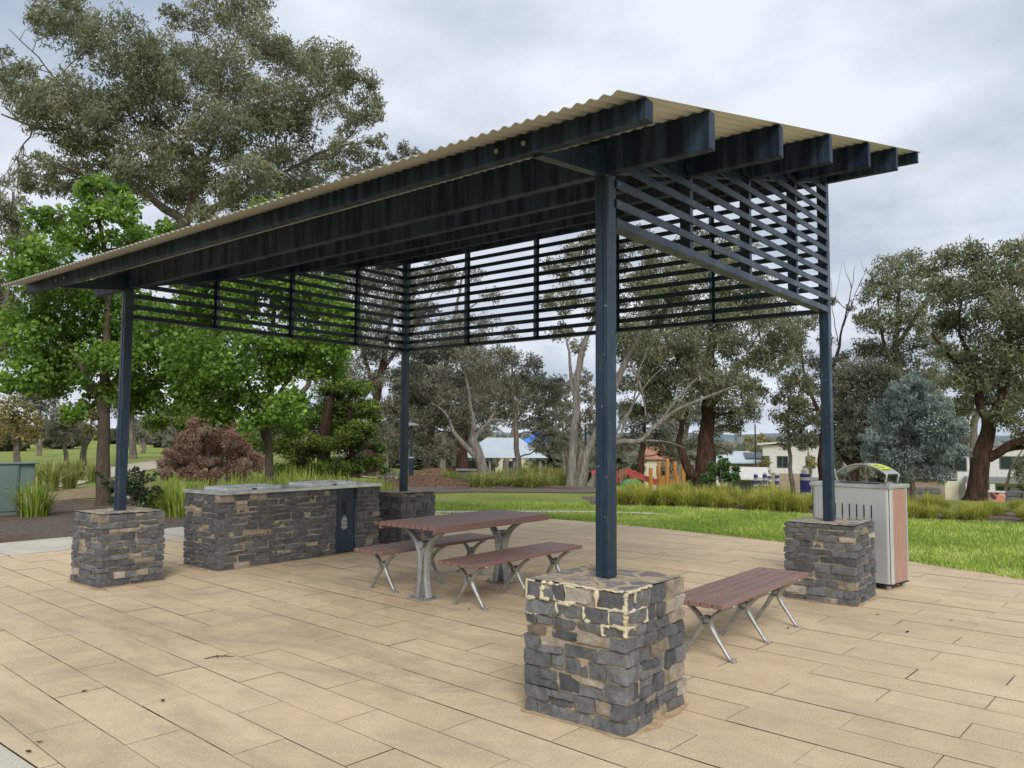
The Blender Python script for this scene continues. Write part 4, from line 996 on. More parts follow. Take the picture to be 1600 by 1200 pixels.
p = gp(60, 17.6); scatter_clumps('strap_leaf_clump', cl, [(p.x, p.y, p.z, 1.12)], 'green strap leaved clump beside the grey green electrical cabinet', 'plant', None)
cl = [blade_mesh('strap_leaf_clump', 130, .6, .5, .03, 'tussock_green', .8, s) for s in (9, 10)]
sp_ = []
for px, D, s in [(60,27,1.3), (85,25,1.2), (110,26,1.2), (75,30,1.5), (125,30,1.3), (145,29,1.1), (40,24,1.0), (155,33,1.2), (100,33,1.2)]:
    p = gp(px, D); sp_.append((p.x, p.y, p.z, s))
scatter_clumps('strap_leaf_clump', cl, sp_, 'dull green grassy clump beside the park path left of the first maple', 'plant', 'grassy clumps beside the left park path')
tus = [blade_mesh('tussock_grass', 420, .66, 1.1, .015, 'tussock', 1.35, s) for s in (11, 12, 13, 14)]
sp_ = []
for i in range(86):
    t = random.random(); row = random.choice((0, 0, 1, 2))
    a = [(11.9, 7.7), (12.5, 5.8), (13.0, 3.6), (13.1, 1.6), (13.9, -.4), (14.3, -2.6)]
    q = t*(len(a)-1); k = int(q); fx = q-k; X = a[k][0]+(a[min(k+1, 5)][0]-a[k][0])*fx; Y = a[k][1]+(a[min(k+1, 5)][1]-a[k][1])*fx
    X += row*.95+random.uniform(-.2, .3)+.25; Y += random.uniform(-.25, .25)+row*.3
    sp_.append((X, Y, ground(X, Y)-.03, random.uniform(.55, .88)*(1.0 if Y > 3 else .85 if Y > 1.2 else .66)))
scatter_clumps('tussock_grass', tus, sp_, 'olive yellow tussock grass in the dense band along the far edge of the lawn', 'tussock', 'olive tussocks along the far edge of the lawn')
tus = [blade_mesh('tussock_grass', 380, .62, 1.1, .018, 'tussock_green', 1.4, s) for s in (15, 16)]
sp_ = []
for px, D, s in [(752,24.6,1.05), (740,26,1.0), (768,25.2,.9), (790,26,.8), (808,25,.9), (828,24.8,1.15), (842,25.6,1.0), (858,26.5,.9), (700,27.5,.9), (712,29,.8), (775,28,1.2), (800,29,1.2), (825,28,1.3), (848,29,1.3), (868,28,1.2), (882,29.5,1.2), (812,31,1.3), (785,31,1.2), (860,31.5,1.3), (740,30,.8)]:
    p = gp(px, D); sp_.append((p.x, p.y, p.z, s))
scatter_clumps('tussock_grass', tus, sp_, 'green tussock grass in the bed between the leaning pale gum and the multi trunked gum', 'tussock', 'green tussocks under the pale gums')

# --- lawn blades in the visible near lawn (uncountable)
def inside(p, poly):
    c_ = False; j = len(poly)-1
    for i in range(len(poly)):
        if (poly[i][1] > p[1]) != (poly[j][1] > p[1]) and p[0] < (poly[j][0]-poly[i][0])*(p[1]-poly[i][1])/(poly[j][1]-poly[i][1])+poly[i][0]: c_ = not c_
        j = i
    return c_
r = np.random.default_rng(9); pts = []
path_poly = pts_p = [(q[0], q[1]) for q in [(6.57, 10.25), (7.2, 9.9), (7.75, 9.25), (8.5, 8.5), (9.5, 7.5), (10.2, 6.6), (10.6, 5.6), (10.62, 4.6), (10.55, 4.7), (10.35, 5.5), (9.9, 6.45), (9.1, 7.35), (8.15, 8.25), (7.4, 8.9), (6.55, 8.9)]]
cosv, sinv = math.cos(YAW), math.sin(YAW)
cand = np.column_stack([r.uniform(4.5, 16, 560000), r.uniform(-10, 13.5, 560000)])
dx = cand[:,0]-CAM.x; dy = cand[:,1]-CAM.y; dep = dx*cosv+dy*sinv; lat = dx*sinv-dy*cosv; px_ = 800+FPX*lat/dep; Dh = np.hypot(dx, dy)
ok = (px_ > 560) & (px_ < 3200) & (dep > 2) & (Dh < 18.6) & (r.random(len(cand)) < np.clip(11/Dh, .3, 1)**1.4)
cand = cand[ok]; bedp = [(11.4, 7.6), (12.2, 5.6), (12.7, 3.2), (12.75, 1.4), (13.6, -.6), (14.2, -3), (17, -4), (17, 9.2), (13.6, 9.2)]
keep = []
for q in cand:
    e1 = .06+.10*noise.noise(Vector((q[0]*2.5, q[1]*2.5, 2))); qd = Vector((q[0]-3, q[1]-2)).normalized()*max(0, e1)
    if inside((q[0]+qd.x, q[1]+qd.y), PAD) or inside(q, path_poly) or inside(q, bedp): continue
    keep.append(q)
P = np.array(keep); nn = np.array([noise.noise(Vector((q[0]*.7, q[1]*.7, 1))) for q in P]); nn2 = np.array([noise.noise(Vector((q[0]*3, q[1]*3, 5))) for q in P])
sel = r.random(len(P)) < .75+nn*.5+nn2*.4; P = P[sel]; nn = nn[sel]; nn2 = nn2[sel]; n = len(P)
a = r.uniform(0, 2*PI, n); h = r.uniform(.022, .062, n)*(1+.5*nn2); w_ = r.uniform(.006, .011, n); ln = r.normal(0, .55, n)*h
sx, sy = np.cos(a)*w_, np.sin(a)*w_; z0 = np.full(n, -.006)
V = np.stack([np.column_stack([P[:,0]-sx, P[:,1]-sy, z0]), np.column_stack([P[:,0]+sx, P[:,1]+sy, z0]), np.column_stack([P[:,0]-np.sin(a)*ln, P[:,1]+np.cos(a)*ln, z0+h])], 1).reshape(-1, 3)
o = np_mesh('lawn_grass', V, np.arange(3*n).reshape(-1, 3), .5+.45*nn+.25*nn2+r.normal(0, .18, n), LM['lawn']); tag(o, 'short bright green lawn grass beyond the paving', 'grass', None, 'stuff')

# ================================================================== BACKGROUND
T_ = tree
# gums of the middle ground
T_('gum_tree', 'pale leaning gum with bare forked limbs to the left of the far pavilion', 'tree', 26,
   [[(760, 752, .26), (752, 725, .23), (744, 700, .20), (738, 684, .17)], [(742, 712, .13), (725, 692, .12), (708, 672, .09), (700, 655, .06)], [(740, 690, .12), (738, 660, .10), (736, 630, .08), (728, 590, .05)],
    [(741, 688, .12), (752, 672, .09), (762, 660, .08), (773, 645, .05)], [(758, 666, .07), (772, 656, .06), (788, 658, .035)], [(700, 655, .05), (690, 640, .04), (676, 630, .02)], [(728, 590, .05), (745, 575, .04), (770, 560, .02)]],
   [(690,590,24), (720,565,26), (755,580,26), (735,610,20), (700,615,20), (770,610,18)], 'gum_grey', 'bark_pale', .20, .05, 1.1, .5, .7)
T_('gum_tree', 'multi trunked pale barked gum beside the nearest post', 'tree', 26.5,
   [[(892, 757, .24), (896, 700, .20), (898, 650, .18), (903, 590, .15), (913, 540, .12), (930, 490, .09), (925, 420, .05)], [(908, 757, .22), (918, 710, .19), (935, 670, .17), (955, 620, .15), (980, 560, .14), (1000, 510, .11), (1020, 440, .07)],
    [(925, 760, .26), (938, 735, .20), (950, 700, .15), (970, 690, .13), (1000, 688, .11), (1030, 660, .09), (1060, 640, .08), (1100, 622, .07), (1150, 603, .03)], [(903, 640, .10), (893, 600, .09), (890, 560, .06), (880, 500, .03)],
    [(985, 560, .07), (1000, 600, .05), (1010, 650, .03)], [(1030, 660, .06), (1070, 610, .045), (1090, 590, .02)], [(965, 690, .06), (985, 640, .045), (1000, 580, .035), (1012, 540, .015)], [(950, 700, .06), (975, 655, .05), (1010, 600, .035), (1035, 575, .015)], [(945, 660, .05), (960, 600, .04), (985, 560, .02)], [(1000, 688, .05), (1040, 690, .035), (1070, 700, .015)], [(935, 670, .09), (925, 640, .07), (935, 600, .05)]],
   [(870,420,26), (905,400,28), (940,430,30), (885,470,28), (925,480,26), (965,400,28), (1000,450,30), (1020,400,24), (875,520,20), (960,470,22), (905,540,16), (985,520,20), (1000,370,22), (930,375,22), (860,470,16)],
   'gum', 'bark_pale', .20, .055, 2.6, .5, .8)
T_('gum_tree', 'large gum with thick red brown trunk and curved side limb behind the tussock band', 'tree', 33,
   [[(1102, 765, .62), (1102, 720, .50), (1103, 680, .42), (1106, 640, .38), (1108, 590, .30), (1112, 520, .2)], [(1098, 745, .30), (1080, 738, .28), (1068, 715, .24), (1062, 690, .18), (1068, 660, .12), (1075, 640, .07)], [(1106, 640, .2), (1150, 580, .15), (1190, 540, .08)], [(1106, 620, .2), (1060, 560, .15), (1030, 510, .08)]],
   [(1060,430,40), (1110,420,44), (1160,440,44), (1020,480,40), (1070,490,48), (1125,490,48), (1180,490,46), (1220,510,38), (1010,540,36), (1060,550,46), (1115,550,48), (1170,550,42), (1215,560,32), (1000,590,28), (1040,600,34), (1090,600,38), (1140,605,36), (1165,640,26), (1145,665,20), (1120,640,26), (1175,610,22), (1060,640,20), (1245,540,18), (1090,380,30), (1150,395,30), (1000,520,38), (985,560,30), (1035,585,36), (1030,625,24), (990,640,18), (1085,570,30), (1010,440,28), (965,520,22), (975,600,20)],
   'gum', 'bark_red', .22, .06, 2.8, .5, .8)
T_('gum_tree', 'slim gum with mottled trunk in front of the far pavilion roof', 'tree', 30,
   [[(810, 745, .17), (808, 715, .15), (806, 680, .12), (804, 640, .09), (800, 590, .06), (805, 550, .03)], [(806, 660, .06), (825, 620, .04), (845, 590, .02)]],
   [(800,560,22), (830,570,22), (790,600,18), (815,600,20), (845,600,22), (860,625,20), (830,630,22), (855,655,22), (835,665,18), (870,600,16), (785,550,14), (865,680,16), (845,695,18), (870,700,14)],
   'gum_grey', 'bark_grey', .19, .055, 2.6, .5, .7)
T_('gum_tree', 'dark dense gum with red brown trunk behind the leaning pale gum', 'tree', 42,
   [[(722, 745, .5), (722, 715, .42), (724, 680, .32), (730, 620, .2)], [(724, 690, .2), (700, 640, .14), (680, 600, .08)]],
   [(650,560,34), (690,545,36), (730,540,38), (770,570,30), (660,600,36), (700,600,38), (745,600,38), (785,610,26), (665,640,34), (705,640,36), (750,640,30), (790,640,20), (650,670,28), (640,620,24), (720,670,24), (668,700,22), (700,705,18)],
   'gum_grey', 'bark_red', .24, .065, 3.4, .5, .6)
T_('gum_tree', 'tall gum with red brown trunk immediately left of the back post', 'tree', 38,
   [[(580, 745, .38), (581, 700, .34), (585, 640, .28), (596, 580, .22), (608, 520, .14), (620, 460, .08)], [(590, 610, .16), (570, 560, .12), (560, 500, .06)], [(596, 580, .14), (640, 520, .1), (670, 470, .05)]],
   [(560,440,34), (600,430,34), (575,490,34), (620,480,32), (560,540,30), (600,540,32), (640,530,28), (610,590,30), (570,590,26), (640,590,26), (620,640,28), (600,680,22), (650,440,28), (690,430,26), (665,490,24), (545,600,18), (630,235,14), (650,240,10), (612,245,10), (625,690,20)],
   'gum_grey', 'bark_red', .24, .065, 2.9, .5, .7)
T_('gum_tree', 'sparse gum whose top shows as twigs through the back louvre screen', 'tree', 45,
   [[(668, 742, .3), (670, 690, .25), (690, 600, .2), (710, 500, .14), (722, 430, .08), (735, 390, .03)], [(710, 500, .08), (750, 470, .05), (800, 455, .02)], [(722, 430, .05), (690, 400, .03), (660, 385, .015)]],
   [(700,440,18), (740,430,16), (770,460,16), (670,400,14), (720,500,20), (760,500,18), (690,510,20), (745,540,20), (800,520,14), (650,500,16)],
   'gum_grey', 'bark_grey', .22, .06, 1.7, .5, .7)
T_('gum_tree', 'mid green young gum with pale slim trunk left of the bin side post', 'tree', 34,
   [[(1238, 768, .13), (1236, 730, .11), (1233, 690, .09), (1232, 640, .06), (1236, 600, .03)]],
   [(1225,600,16), (1245,590,18), (1232,625,20), (1252,640,20), (1220,650,16), (1240,670,20), (1258,690,16), (1228,690,13), (1262,610,14), (1212,625,10), (1268,660,12)],
   'gum_green', 'bark_pale', .20, .055, 3.0, .5, .7)
T_('gum_tree', 'wiry gum with bare upper twigs rising just right of the bin side post', 'tree', 36,
   [[(1284, 775, .30), (1286, 720, .26), (1290, 660, .22), (1300, 590, .13), (1318, 510, .055), (1330, 450, .022), (1335, 415, .008)], [(1318, 510, .03), (1340, 450, .016), (1355, 420, .007)], [(1310, 540, .03), (1300, 470, .016), (1296, 420, .007)], [(1290, 660, .12), (1260, 600, .08), (1250, 540, .04)],
    [(1330, 450, .03), (1322, 425, .01), (1318, 405, .006)], [(1322, 490, .018), (1345, 470, .01), (1362, 440, .006)], [(1300, 480, .012), (1312, 440, .008), (1314, 408, .005)], [(1340, 450, .012), (1348, 430, .008), (1346, 405, .005)]],
   [(1255,560,20), (1275,600,22), (1262,640,18), (1300,620,22), (1285,570,20), (1245,520,18), (1265,500,16), (1310,560,16), (1290,530,14), (1320,590,16), (1300,470,8), (1330,480,8), (1350,470,7), (1305,650,20), (1280,660,16)],
   'gum_grey', 'bark_red', .20, .055, 1.9, .5, .7)
T_('gum_tree', 'dark leaning gum behind the litter bin hood', 'tree', 31,
   [[(1330, 775, .34), (1335, 730, .26), (1345, 690, .20), (1352, 640, .14), (1358, 590, .08)], [(1334, 735, .18), (1310, 700, .14), (1300, 660, .08)], [(1380, 775, .22), (1376, 730, .18), (1366, 700, .13), (1372, 650, .08)]],
   [(1320,590,26), (1355,580,28), (1335,625,30), (1370,620,28), (1315,650,24), (1350,665,30), (1390,600,24), (1385,650,26), (1330,690,22), (1370,700,26), (1400,690,26), (1310,700,14), (1395,730,22)],
   'gum_grey', 'bark_red', .20, .06, 3.6, .5, .8)
T_('gum_tree', 'huge gum with dark red brown trunk and heavy right limb at the right edge', 'tree', 27,
   [[(1524, 785, .42), (1528, 745, .35), (1538, 700, .31), (1545, 670, .27), (1543, 650, .23)], [(1543, 655, .20), (1530, 625, .17), (1524, 595, .13), (1515, 560, .10), (1500, 520, .06)], [(1545, 655, .20), (1560, 630, .18), (1568, 600, .14), (1575, 540, .10), (1580, 470, .05)],
    [(1545, 715, .20), (1562, 706, .18), (1580, 694, .17), (1610, 685, .15)], [(1560, 706, .12), (1585, 700, .10), (1612, 698, .08)], [(1524, 600, .10), (1500, 570, .11), (1485, 555, .12), (1470, 540, .08), (1455, 520, .05)]],
   [(1580,395,24), (1540,400,26), (1500,400,24), (1470,410,22), (1600,430,34), (1560,440,34), (1515,445,34), (1475,455,28), (1600,490,38), (1555,490,38), (1510,500,34), (1590,545,38), (1545,545,36), (1600,600,34), (1560,600,34), (1520,585,26), (1590,640,30), (1480,500,24), (1620,520,30), (1565,650,18), (1600,670,16), (1535,625,16), (1450,425,16), (1490,600,20), (1500,640,18), (1480,550,18)],
   'gum_green', 'bark_red', .19, .055, 2.4, .5, .8)
T_('gum_tree', 'tall open crowned gum between the bin side post and the huge right edge gum', 'tree', 34,
   [[(1418, 775, .34), (1420, 710, .28), (1416, 650, .24), (1408, 590, .2), (1400, 530, .15), (1405, 460, .08)], [(1408, 590, .12), (1380, 530, .08), (1370, 470, .04)], [(1402, 540, .12), (1440, 480, .08), (1460, 430, .04)]],
   [(1385,425,24), (1415,415,26), (1370,460,26), (1405,460,28), (1440,440,22), (1365,500,24), (1400,505,28), (1435,500,26), (1375,550,28), (1415,555,30), (1450,540,24), (1350,545,18), (1450,590,24), (1410,600,26), (1345,500,14), (1465,470,18), (1460,630,20), (1425,640,22), (1385,590,20)],
   'gum_green', 'bark_grey', .20, .055, 2.3, .5, .8)
T_('silver_gum', 'silvery blue green bushy young gum behind the litter bin', 'tree', 23,
   [[(1428, 790, .10), (1427, 765, .09), (1424, 730, .075), (1420, 690, .05), (1422, 640, .03)]],
   [(1425,600,20), (1405,620,22), (1445,615,20), (1385,650,24), (1425,645,28), (1465,640,22), (1370,685,22), (1410,685,28), (1450,680,28), (1485,670,20), (1375,715,20), (1415,722,26), (1455,715,26), (1490,705,18), (1365,700,14), (1440,742,14), (1470,738,14), (1400,740,14)],
   'silver', 'bark_grey', .17, .04, 3.6, .5, .7)
T_('green_bush', 'bright green rounded bush behind the tussock band right of the red brown gum', 'bush', 26,
   [[(1128, 768, .05), (1127, 745, .04), (1128, 725, .02)]],
   [(1128,722,12), (1115,735,13), (1140,735,13), (1128,745,15), (1108,748,11), (1150,748,10)], 'bush', 'bark_grey', .09, .05, 3.6, .5, 0, sub_n=10)
# the gum belt on the far left and across the back
random.seed(77)
bg_trees = [
 # px, D, trunk top, blobs, leaf, bark, label
 (-10, 36, 300, [(5,330,30),(30,380,28),(-5,400,30),(20,440,26),(0,480,30),(25,350,22),(60,450,18),(10,540,28),(45,500,20)], 'gum', 'bark_grey', 'grey green gum at the far left edge behind the first maple'),
 (205, 58, 560, [(190,600,22),(215,590,22),(230,620,20),(200,640,20),(175,625,18),(240,650,14)], 'gum_grey', 'bark_grey', 'hazy grey gum seen under the first maple right of the left post'),
 (330, 52, 480, [(300,440,24),(330,430,26),(290,500,26),(340,500,30),(310,560,28),(350,560,28),(320,610,26),(360,610,24),(380,470,24)], 'gum_grey', 'bark_grey', 'grey gum filling the gap between the two maples'),
 (470, 50, 420, [(440,420,26),(480,430,28),(520,420,26),(540,460,26),(500,480,28),(450,480,26),(530,520,28),(490,540,28),(540,570,24),(520,600,24)], 'gum_grey', 'bark_grey', 'grey brown gum behind the second maple, seen through the side louvres'),
 (640, 55, 600, [(620,660,20),(645,650,20),(640,690,18),(665,670,18),(618,700,14)], 'gum_grey', 'bark_pale', 'small pale trunked gum beside the park lamp post'),
 (1000, 48, 620, [(975,650,22),(1000,640,26),(1030,655,24),(990,680,22),(1020,690,24),(1045,680,22),(1050,710,18),(970,700,14)], 'gum_grey', 'bark_red', 'dark gum behind the playground posts'),
 (1190, 110, 690, [(1168,688,9),(1190,686,10),(1210,690,9), (1180,700,8), (1222,698,8)], 'yellow', 'bark_grey', 'leafless brown tree between the white roofed houses'),
 (880, 60, 660, [(868,650,14),(885,640,14),(882,670,14),(870,690,12),(890,700,10)], 'gum_grey', 'bark_grey', 'small dark gum right of the far pavilion'),
 (1350, 60, 640, [(1320,740,14),(1345,735,14),(1335,715,14),(1300,745,10)], 'gum_grey', 'bark_grey', 'low dark gum behind the litter bin lid'),
 (600, 68, 600, [(560,660,24),(590,640,24),(620,640,24),(600,680,22),(570,700,18),(550,620,22)], 'gum_grey', 'bark_grey', 'distant dark gum between the conifer and the back post'),
 (690, 66, 590, [(660,620,26),(690,600,28),(720,610,28),(660,660,24),(700,650,26),(740,640,26),(680,695,20),(720,690,20),(750,680,18)], 'gum_grey', 'bark_grey', 'distant grey gum behind the leaning pale gum'),
 (790, 92, 600, [(770,620,22),(800,600,24),(830,610,24),(780,650,20),(810,650,22),(850,640,22),(870,620,18),(765,670,14),(860,670,16)], 'gum_grey', 'bark_grey', 'distant grey gum rising behind the far pavilion roof'),
 (905, 62, 580, [(880,610,22),(905,590,20),(925,620,22),(890,650,22),(915,670,20),(875,690,16),(900,700,16),(930,650,18)], 'gum_grey', 'bark_grey', 'distant grey gum between the trunks of the multi trunked gum'),
 (930, 78, 620, [(950,680,16),(930,690,14),(960,700,14),(945,720,12)], 'gum_green', 'bark_grey', 'distant green tree behind the nearest post'),
 (1060, 62, 600, [(1040,640,24),(1070,660,24),(1095,690,20),(1060,690,22),(1080,640,24),(1120,670,18),(1130,700,14)], 'gum_grey', 'bark_grey', 'dark grey gum behind the curved limb of the thick trunked gum'),
 (1310, 72, 560, [(1300,640,24),(1290,680,22),(1320,670,24),(1345,650,24),(1300,715,18),(1330,710,20),(1365,690,20),(1310,600,22)], 'gum_grey', 'bark_grey', 'distant grey gum right of the bin side post'),
 (1400, 66, 560, [(1380,600,24),(1400,640,26),(1430,620,26),(1460,600,24),(1380,690,20),(1440,690,22),(1480,640,24),(1500,680,20),(1470,690,18)], 'gum_grey', 'bark_grey', 'distant grey gum behind the silvery gum'),
 (1520, 58, 520, [(1500,560,26),(1520,600,26),(1550,580,26),(1500,640,22),(1580,600,26),(1600,560,24)], 'gum_green', 'bark_grey', 'distant green gum behind the right edge gum'),
 (1570, 44, 700, [(1595,745,12),(1600,725,12),(1602,760,10)], 'gum_green', 'bark_grey', 'small green tree against the house at the right edge'),
 (1265, 52, 700, [(1262,735,8),(1270,720,9),(1258,750,7)], 'yellow', 'bark_pale', 'thin young tree with yellowing leaves by the two storey house'),
 (1195, 62, 735, [(1188,728,8),(1200,722,8),(1198,740,8)], 'yellow', 'bark_pale', 'thin young tree in front of the brown brick house'),
]
for (px, D, tt, bl, lf, bk, lb) in bg_trees:
    k_ = 4 if D > 48 else 5; pb = min(745, 760)
    mm = sum(b[0] for b in bl)/len(bl); tr = .0065*D if len(bl) > 5 else .0025*D
    T_('background_tree', lb, 'tree', D, [[(px, pb, tr), (px+2, (pb+tt)/2+40, tr*.8), ((px+mm)/2, (pb+tt)/2, tr*.6), (mm, tt, tr*.25)]], bl, lf, bk, .0062*D, .0019*D, 2.6, .5, .6)
park = [(25, 40, [(25,640,22),(10,655,18),(45,655,20),(25,670,22),(5,680,14),(50,680,14)], 'yellow', 'small yellowing park tree above the utility cabinet'),
        (102, 42, [(95,650,18),(110,660,16),(100,675,18),(82,668,14),(122,672,12)], 'gum_grey', 'small grey park tree left of the first maple trunk'),
        (130, 44, [(135,645,16),(150,655,16),(130,670,14),(148,678,12)], 'yellow', 'light yellow green park tree touching the first maple trunk'),
        (-30, 40, [(-30,640,24),(-15,620,20),(-40,670,22)], 'yellow', 'yellowing park tree cut by the left edge'),
        (60, 66, [(60,600,26),(80,620,24),(40,625,22),(70,640,22)], 'gum_grey', 'distant grey tree behind the small park trees'),
        (222, 75, [(215,672,10),(232,668,11),(224,682,10),(240,680,9)], 'gum_grey', 'distant dark tree at the far edge of the park lawn')]
for (px, D, bl, lf, lb) in park:
    m_ = sum(b[0] for b in bl)/len(bl); mt = min(b[1] for b in bl)
    T_('park_tree', lb, 'tree', D, [[(px, 725, .0036*D), (px+1, 705, .003*D), (m_, 680, .0022*D), (m_+3, mt+10, .0008*D)], [(px, 700, .0018*D), (m_-14, 672, .0006*D)], [(px, 700, .0018*D), (m_+16, 668, .0006*D)]], bl, lf, 'bark_grey', .0055*D, .0022*D, 1.7, .5, .2)
# uncountable far scrub along the skyline (reads as one mass)
r = np.random.default_rng(31); P = []; T = []
for (p0, p1, D, top, n_) in [(-700, 700, 150, 668, 46), (560, 1000, 135, 684, 22), (950, 2300, 170, 688, 90), (950, 1700, 130, 696, 50), (-700, 300, 95, 672, 30), (560, 960, 90, 700, 24)]:
    for i in range(n_):
        px = r.uniform(p0, p1); c0 = at(px, 683, D+r.uniform(-12, 12)); z0 = ground(c0.x, c0.y); zt_ = CAM.z+(683-(top+r.uniform(-9, 8)))/FPX*D
        Hh = max(1.2, zt_-z0); R_ = Hh*r.uniform(.45, .8)
        q = r.normal(size=(520,3)); q /= np.linalg.norm(q, axis=1)[:,None]; q *= (r.uniform(0, 1, 520)**.4)[:,None]
        P.append(np.column_stack([c0.x+q[:,0]*R_, c0.y+q[:,1]*R_, z0+Hh*.5+q[:,2]*Hh*.5])); T.append(r.uniform(.2, .7)+.12*q[:,2]+r.normal(0, .1, 520))
rng = r; V, F = leaf_quads(np.concatenate(P), 1.3, .75, .2)
tag(np_mesh('far_trees', V, F, np.concatenate(T), LM['gum_grey']), 'mass of distant grey green trees along the skyline', 'trees', None, 'stuff')

# --- buildings far away
def frame_at(px, D):
    c0 = gp(px, D); v = Vector((c0.x-CAM.x, c0.y-CAM.y, 0)).normalized(); s_ = Vector((v.y, -v.x, 0)); return c0, v, s_
def local_box(mb, fr, u0, v0, z0, u1, v1, z1, bev=0, yaw=0):
    c0, v, s_ = fr; R = Matrix((s_, v, Vector((0,0,1)))).transposed()
    mb.obox(c0+s_*((u0+u1)/2)+v*((v0+v1)/2)+Vector((0,0,(z0+z1)/2)), (abs(u1-u0)/2, abs(v1-v0)/2, abs(z1-z0)/2), R, bev)
def turned(fr, deg):
    c0, v, s_ = fr; R = Matrix.Rotation(math.radians(deg), 3, 'Z'); return (c0, R @ v, R @ s_)
def window(root, fr, u0, z0, u1, z1, vf, mull=2):
    mb = MB(); t = .09
    local_box(mb, fr, u0, vf-.05, z0, u1, vf-.004, z0+t); local_box(mb, fr, u0, vf-.05, z1-t, u1, vf-.004, z1)
    for k in range(mull+1):
        u = u0+t/2+(u1-u0-t)*k/mull; local_box(mb, fr, u-t/2, vf-.048, z0+t, u+t/2, vf-.004, z1-t)
    w_ = mb.build('window', 'frame', root); mb = MB(); local_box(mb, fr, u0+.02, vf-.02, z0+.02, u1-.02, vf-.002, z1-.02); mb.build('pane', 'glass', w_)
def hip_roof(mb, fr, u0, v0, u1, v1, z0, h, ins):
    c0, v, s_ = fr
    def q(u, w_, z): return c0+s_*u+v*w_+Vector((0,0,z))
    a = [q(u0, v0, z0), q(u1, v0, z0), q(u1, v1, z0), q(u0, v1, z0)]; m_ = (v0+v1)/2; r0, r1 = q(u0+ins, m_, z0+h), q(u1-ins, m_, z0+h)
    k = len(mb.v); mb.v += a+[r0, r1]
    for f in ((0,1,5,4), (2,3,4,5), (1,2,5), (3,0,4), (3,2,1,0)): mb.face([k+i for i in f])
# far pavilion
fr = frame_at(785, 60); pv = thing('park_pavilion', 'far open pavilion with pale blue grey hipped roof beyond the gums', 'pavilion', tuple(fr[0]))
mb = MB(); hip_roof(mb, fr, -3.2, -2.8, 3.3, 3.6, 1.55, 1.45, 2.0); mb.build('roof', 'bluegrey', pv)
for u in (-2.7, -.9, .9, 2.8):
    for vv in (-2.3, 3.0):
        mb = MB(); local_box(mb, fr, u-.08, vv-.08, -.2, u+.08, vv+.08, 1.54); mb.build('post', 'greyroof', pv)
mb = MB(); local_box(mb, fr, -2.6, .2, -.2, -1.1, 1.2, 1.2); mb.build('wall', 'slate', pv)
fr = frame_at(840, 80); ss = thing('shade_sail', 'small cobalt blue shade sail on a pole beside the far pavilion roof', 'shade sail', tuple(fr[0]))
mb = MB(); c0, v, s_ = fr; pk = [c0+s_*u+v*w_+Vector((0,0,z)) for u, w_, z in ((-1.8,-1,3.6), (1.6,-1,3.4), (1.4,1.5,3.7), (-1.0,1.5,4.1))]; tp_ = c0+Vector((0,0,4.7))
k = len(mb.v); mb.v += pk+[tp_]; 
for i in range(4): mb.face([k+i, k+(i+1) % 4, k+4])
mb.build('canopy', 'cobalt', ss); mb = MB(); mb.cyl(c0, c0+Vector((0,0,4.6)), .08, 10); mb.build('pole', 'greyroof', ss)
# houses
def house(px, D, label, W, Dp, H, wallm, roofm, kind, wins, turn=0, extra=None, rh=1.2, drop=0):
    fr = turned(frame_at(px, D), turn); c0 = fr[0]; t = thing('house', label, 'house', tuple(c0))
    mb = MB(); local_box(mb, fr, -W/2, 0, -1.5, W/2, Dp, H); mb.build('wall', wallm, t)
    mb = MB()
    if kind == 'hip': hip_roof(mb, fr, -W/2-.5, -.5, W/2+.5, Dp+.5, H+.003, rh, Dp*.45); local_box(mb, fr, -W/2-.5, -.5, H-.12, W/2+.5, -.44, H)
    elif kind == 'flat': local_box(mb, fr, -W/2-.3, -.4, H+.003, W/2+.3, Dp+.3, H+.25)
    elif kind == 'skillion':
        c0, v, s_ = fr; P_ = [c0+s_*u+v*w_+Vector((0,0,z)) for u, w_, z in ((-W/2-.5,-.5,H+.003), (W/2+.5,-.5,H+.003+rh), (W/2+.5,Dp+.5,H+rh+.003), (-W/2-.5,Dp+.5,H+.003))]; mb.prism(P_, (0,0,0), (0,0,.2))
    mb.build('roof', roofm, t)
    for (u0, z0, u1, z1, ml) in wins: window(t, fr, u0, z0, u1, z1, 0, ml)
    if extra: extra(t, fr)
    return t
def ex1(t, fr):
    for k in range(3):
        mb = MB(); c0, v, s_ = fr
        a = [c0+s_*u+v*w_+Vector((0,0,4.62+.325*(w_+.5)+.10)) for u, w_ in ((.2+k*1.15, .5), (1.25+k*1.15, .5), (1.25+k*1.15, 2.6), (.2+k*1.15, 2.6))]; mb.prism(a, (0,0,0), (0,0,.06)); mb.build('solar_panel', 'glass', t)
    mb = MB(); local_box(mb, fr, -4.6, -2.2, -1, -2.2, -.003, 2.4); mb.build('porch', 'render_white', t)
house(1163, 100, 'brown brick house with white hipped roof and solar panels right of the green bush', 7.4, 7, 4.6, 'brick', 'bluegrey', 'hip', [(-3.2, 1.9, -2.1, 3.4, 1), (-1.2, 2.0, .4, 3.3, 2), (1.6, 2.0, 2.8, 3.3, 1)], 8, ex1, 1.3)
def ex2(t, fr):
    mb = MB(); local_box(mb, fr, -3.0, -2.2, -1, .6, -.003, 3.1); e_ = mb.build('brick_block', 'brick', t)
    mb = MB(); local_box(mb, fr, .9, -2.4, 2.5, 5.4, -.003, 2.75); mb.build('porch_roof', 'greyroof', t)
    for u in (1.1, 3.2, 5.2): mb = MB(); local_box(mb, fr, u-.1, -2.3, -1, u+.1, -2.1, 2.5); mb.build('porch_post', 'render_white', t)
    mb = MB(); local_box(mb, fr, 1.8, -.05, 0, 2.8, -.002, 2.1); mb.build('door', 'frame', t)
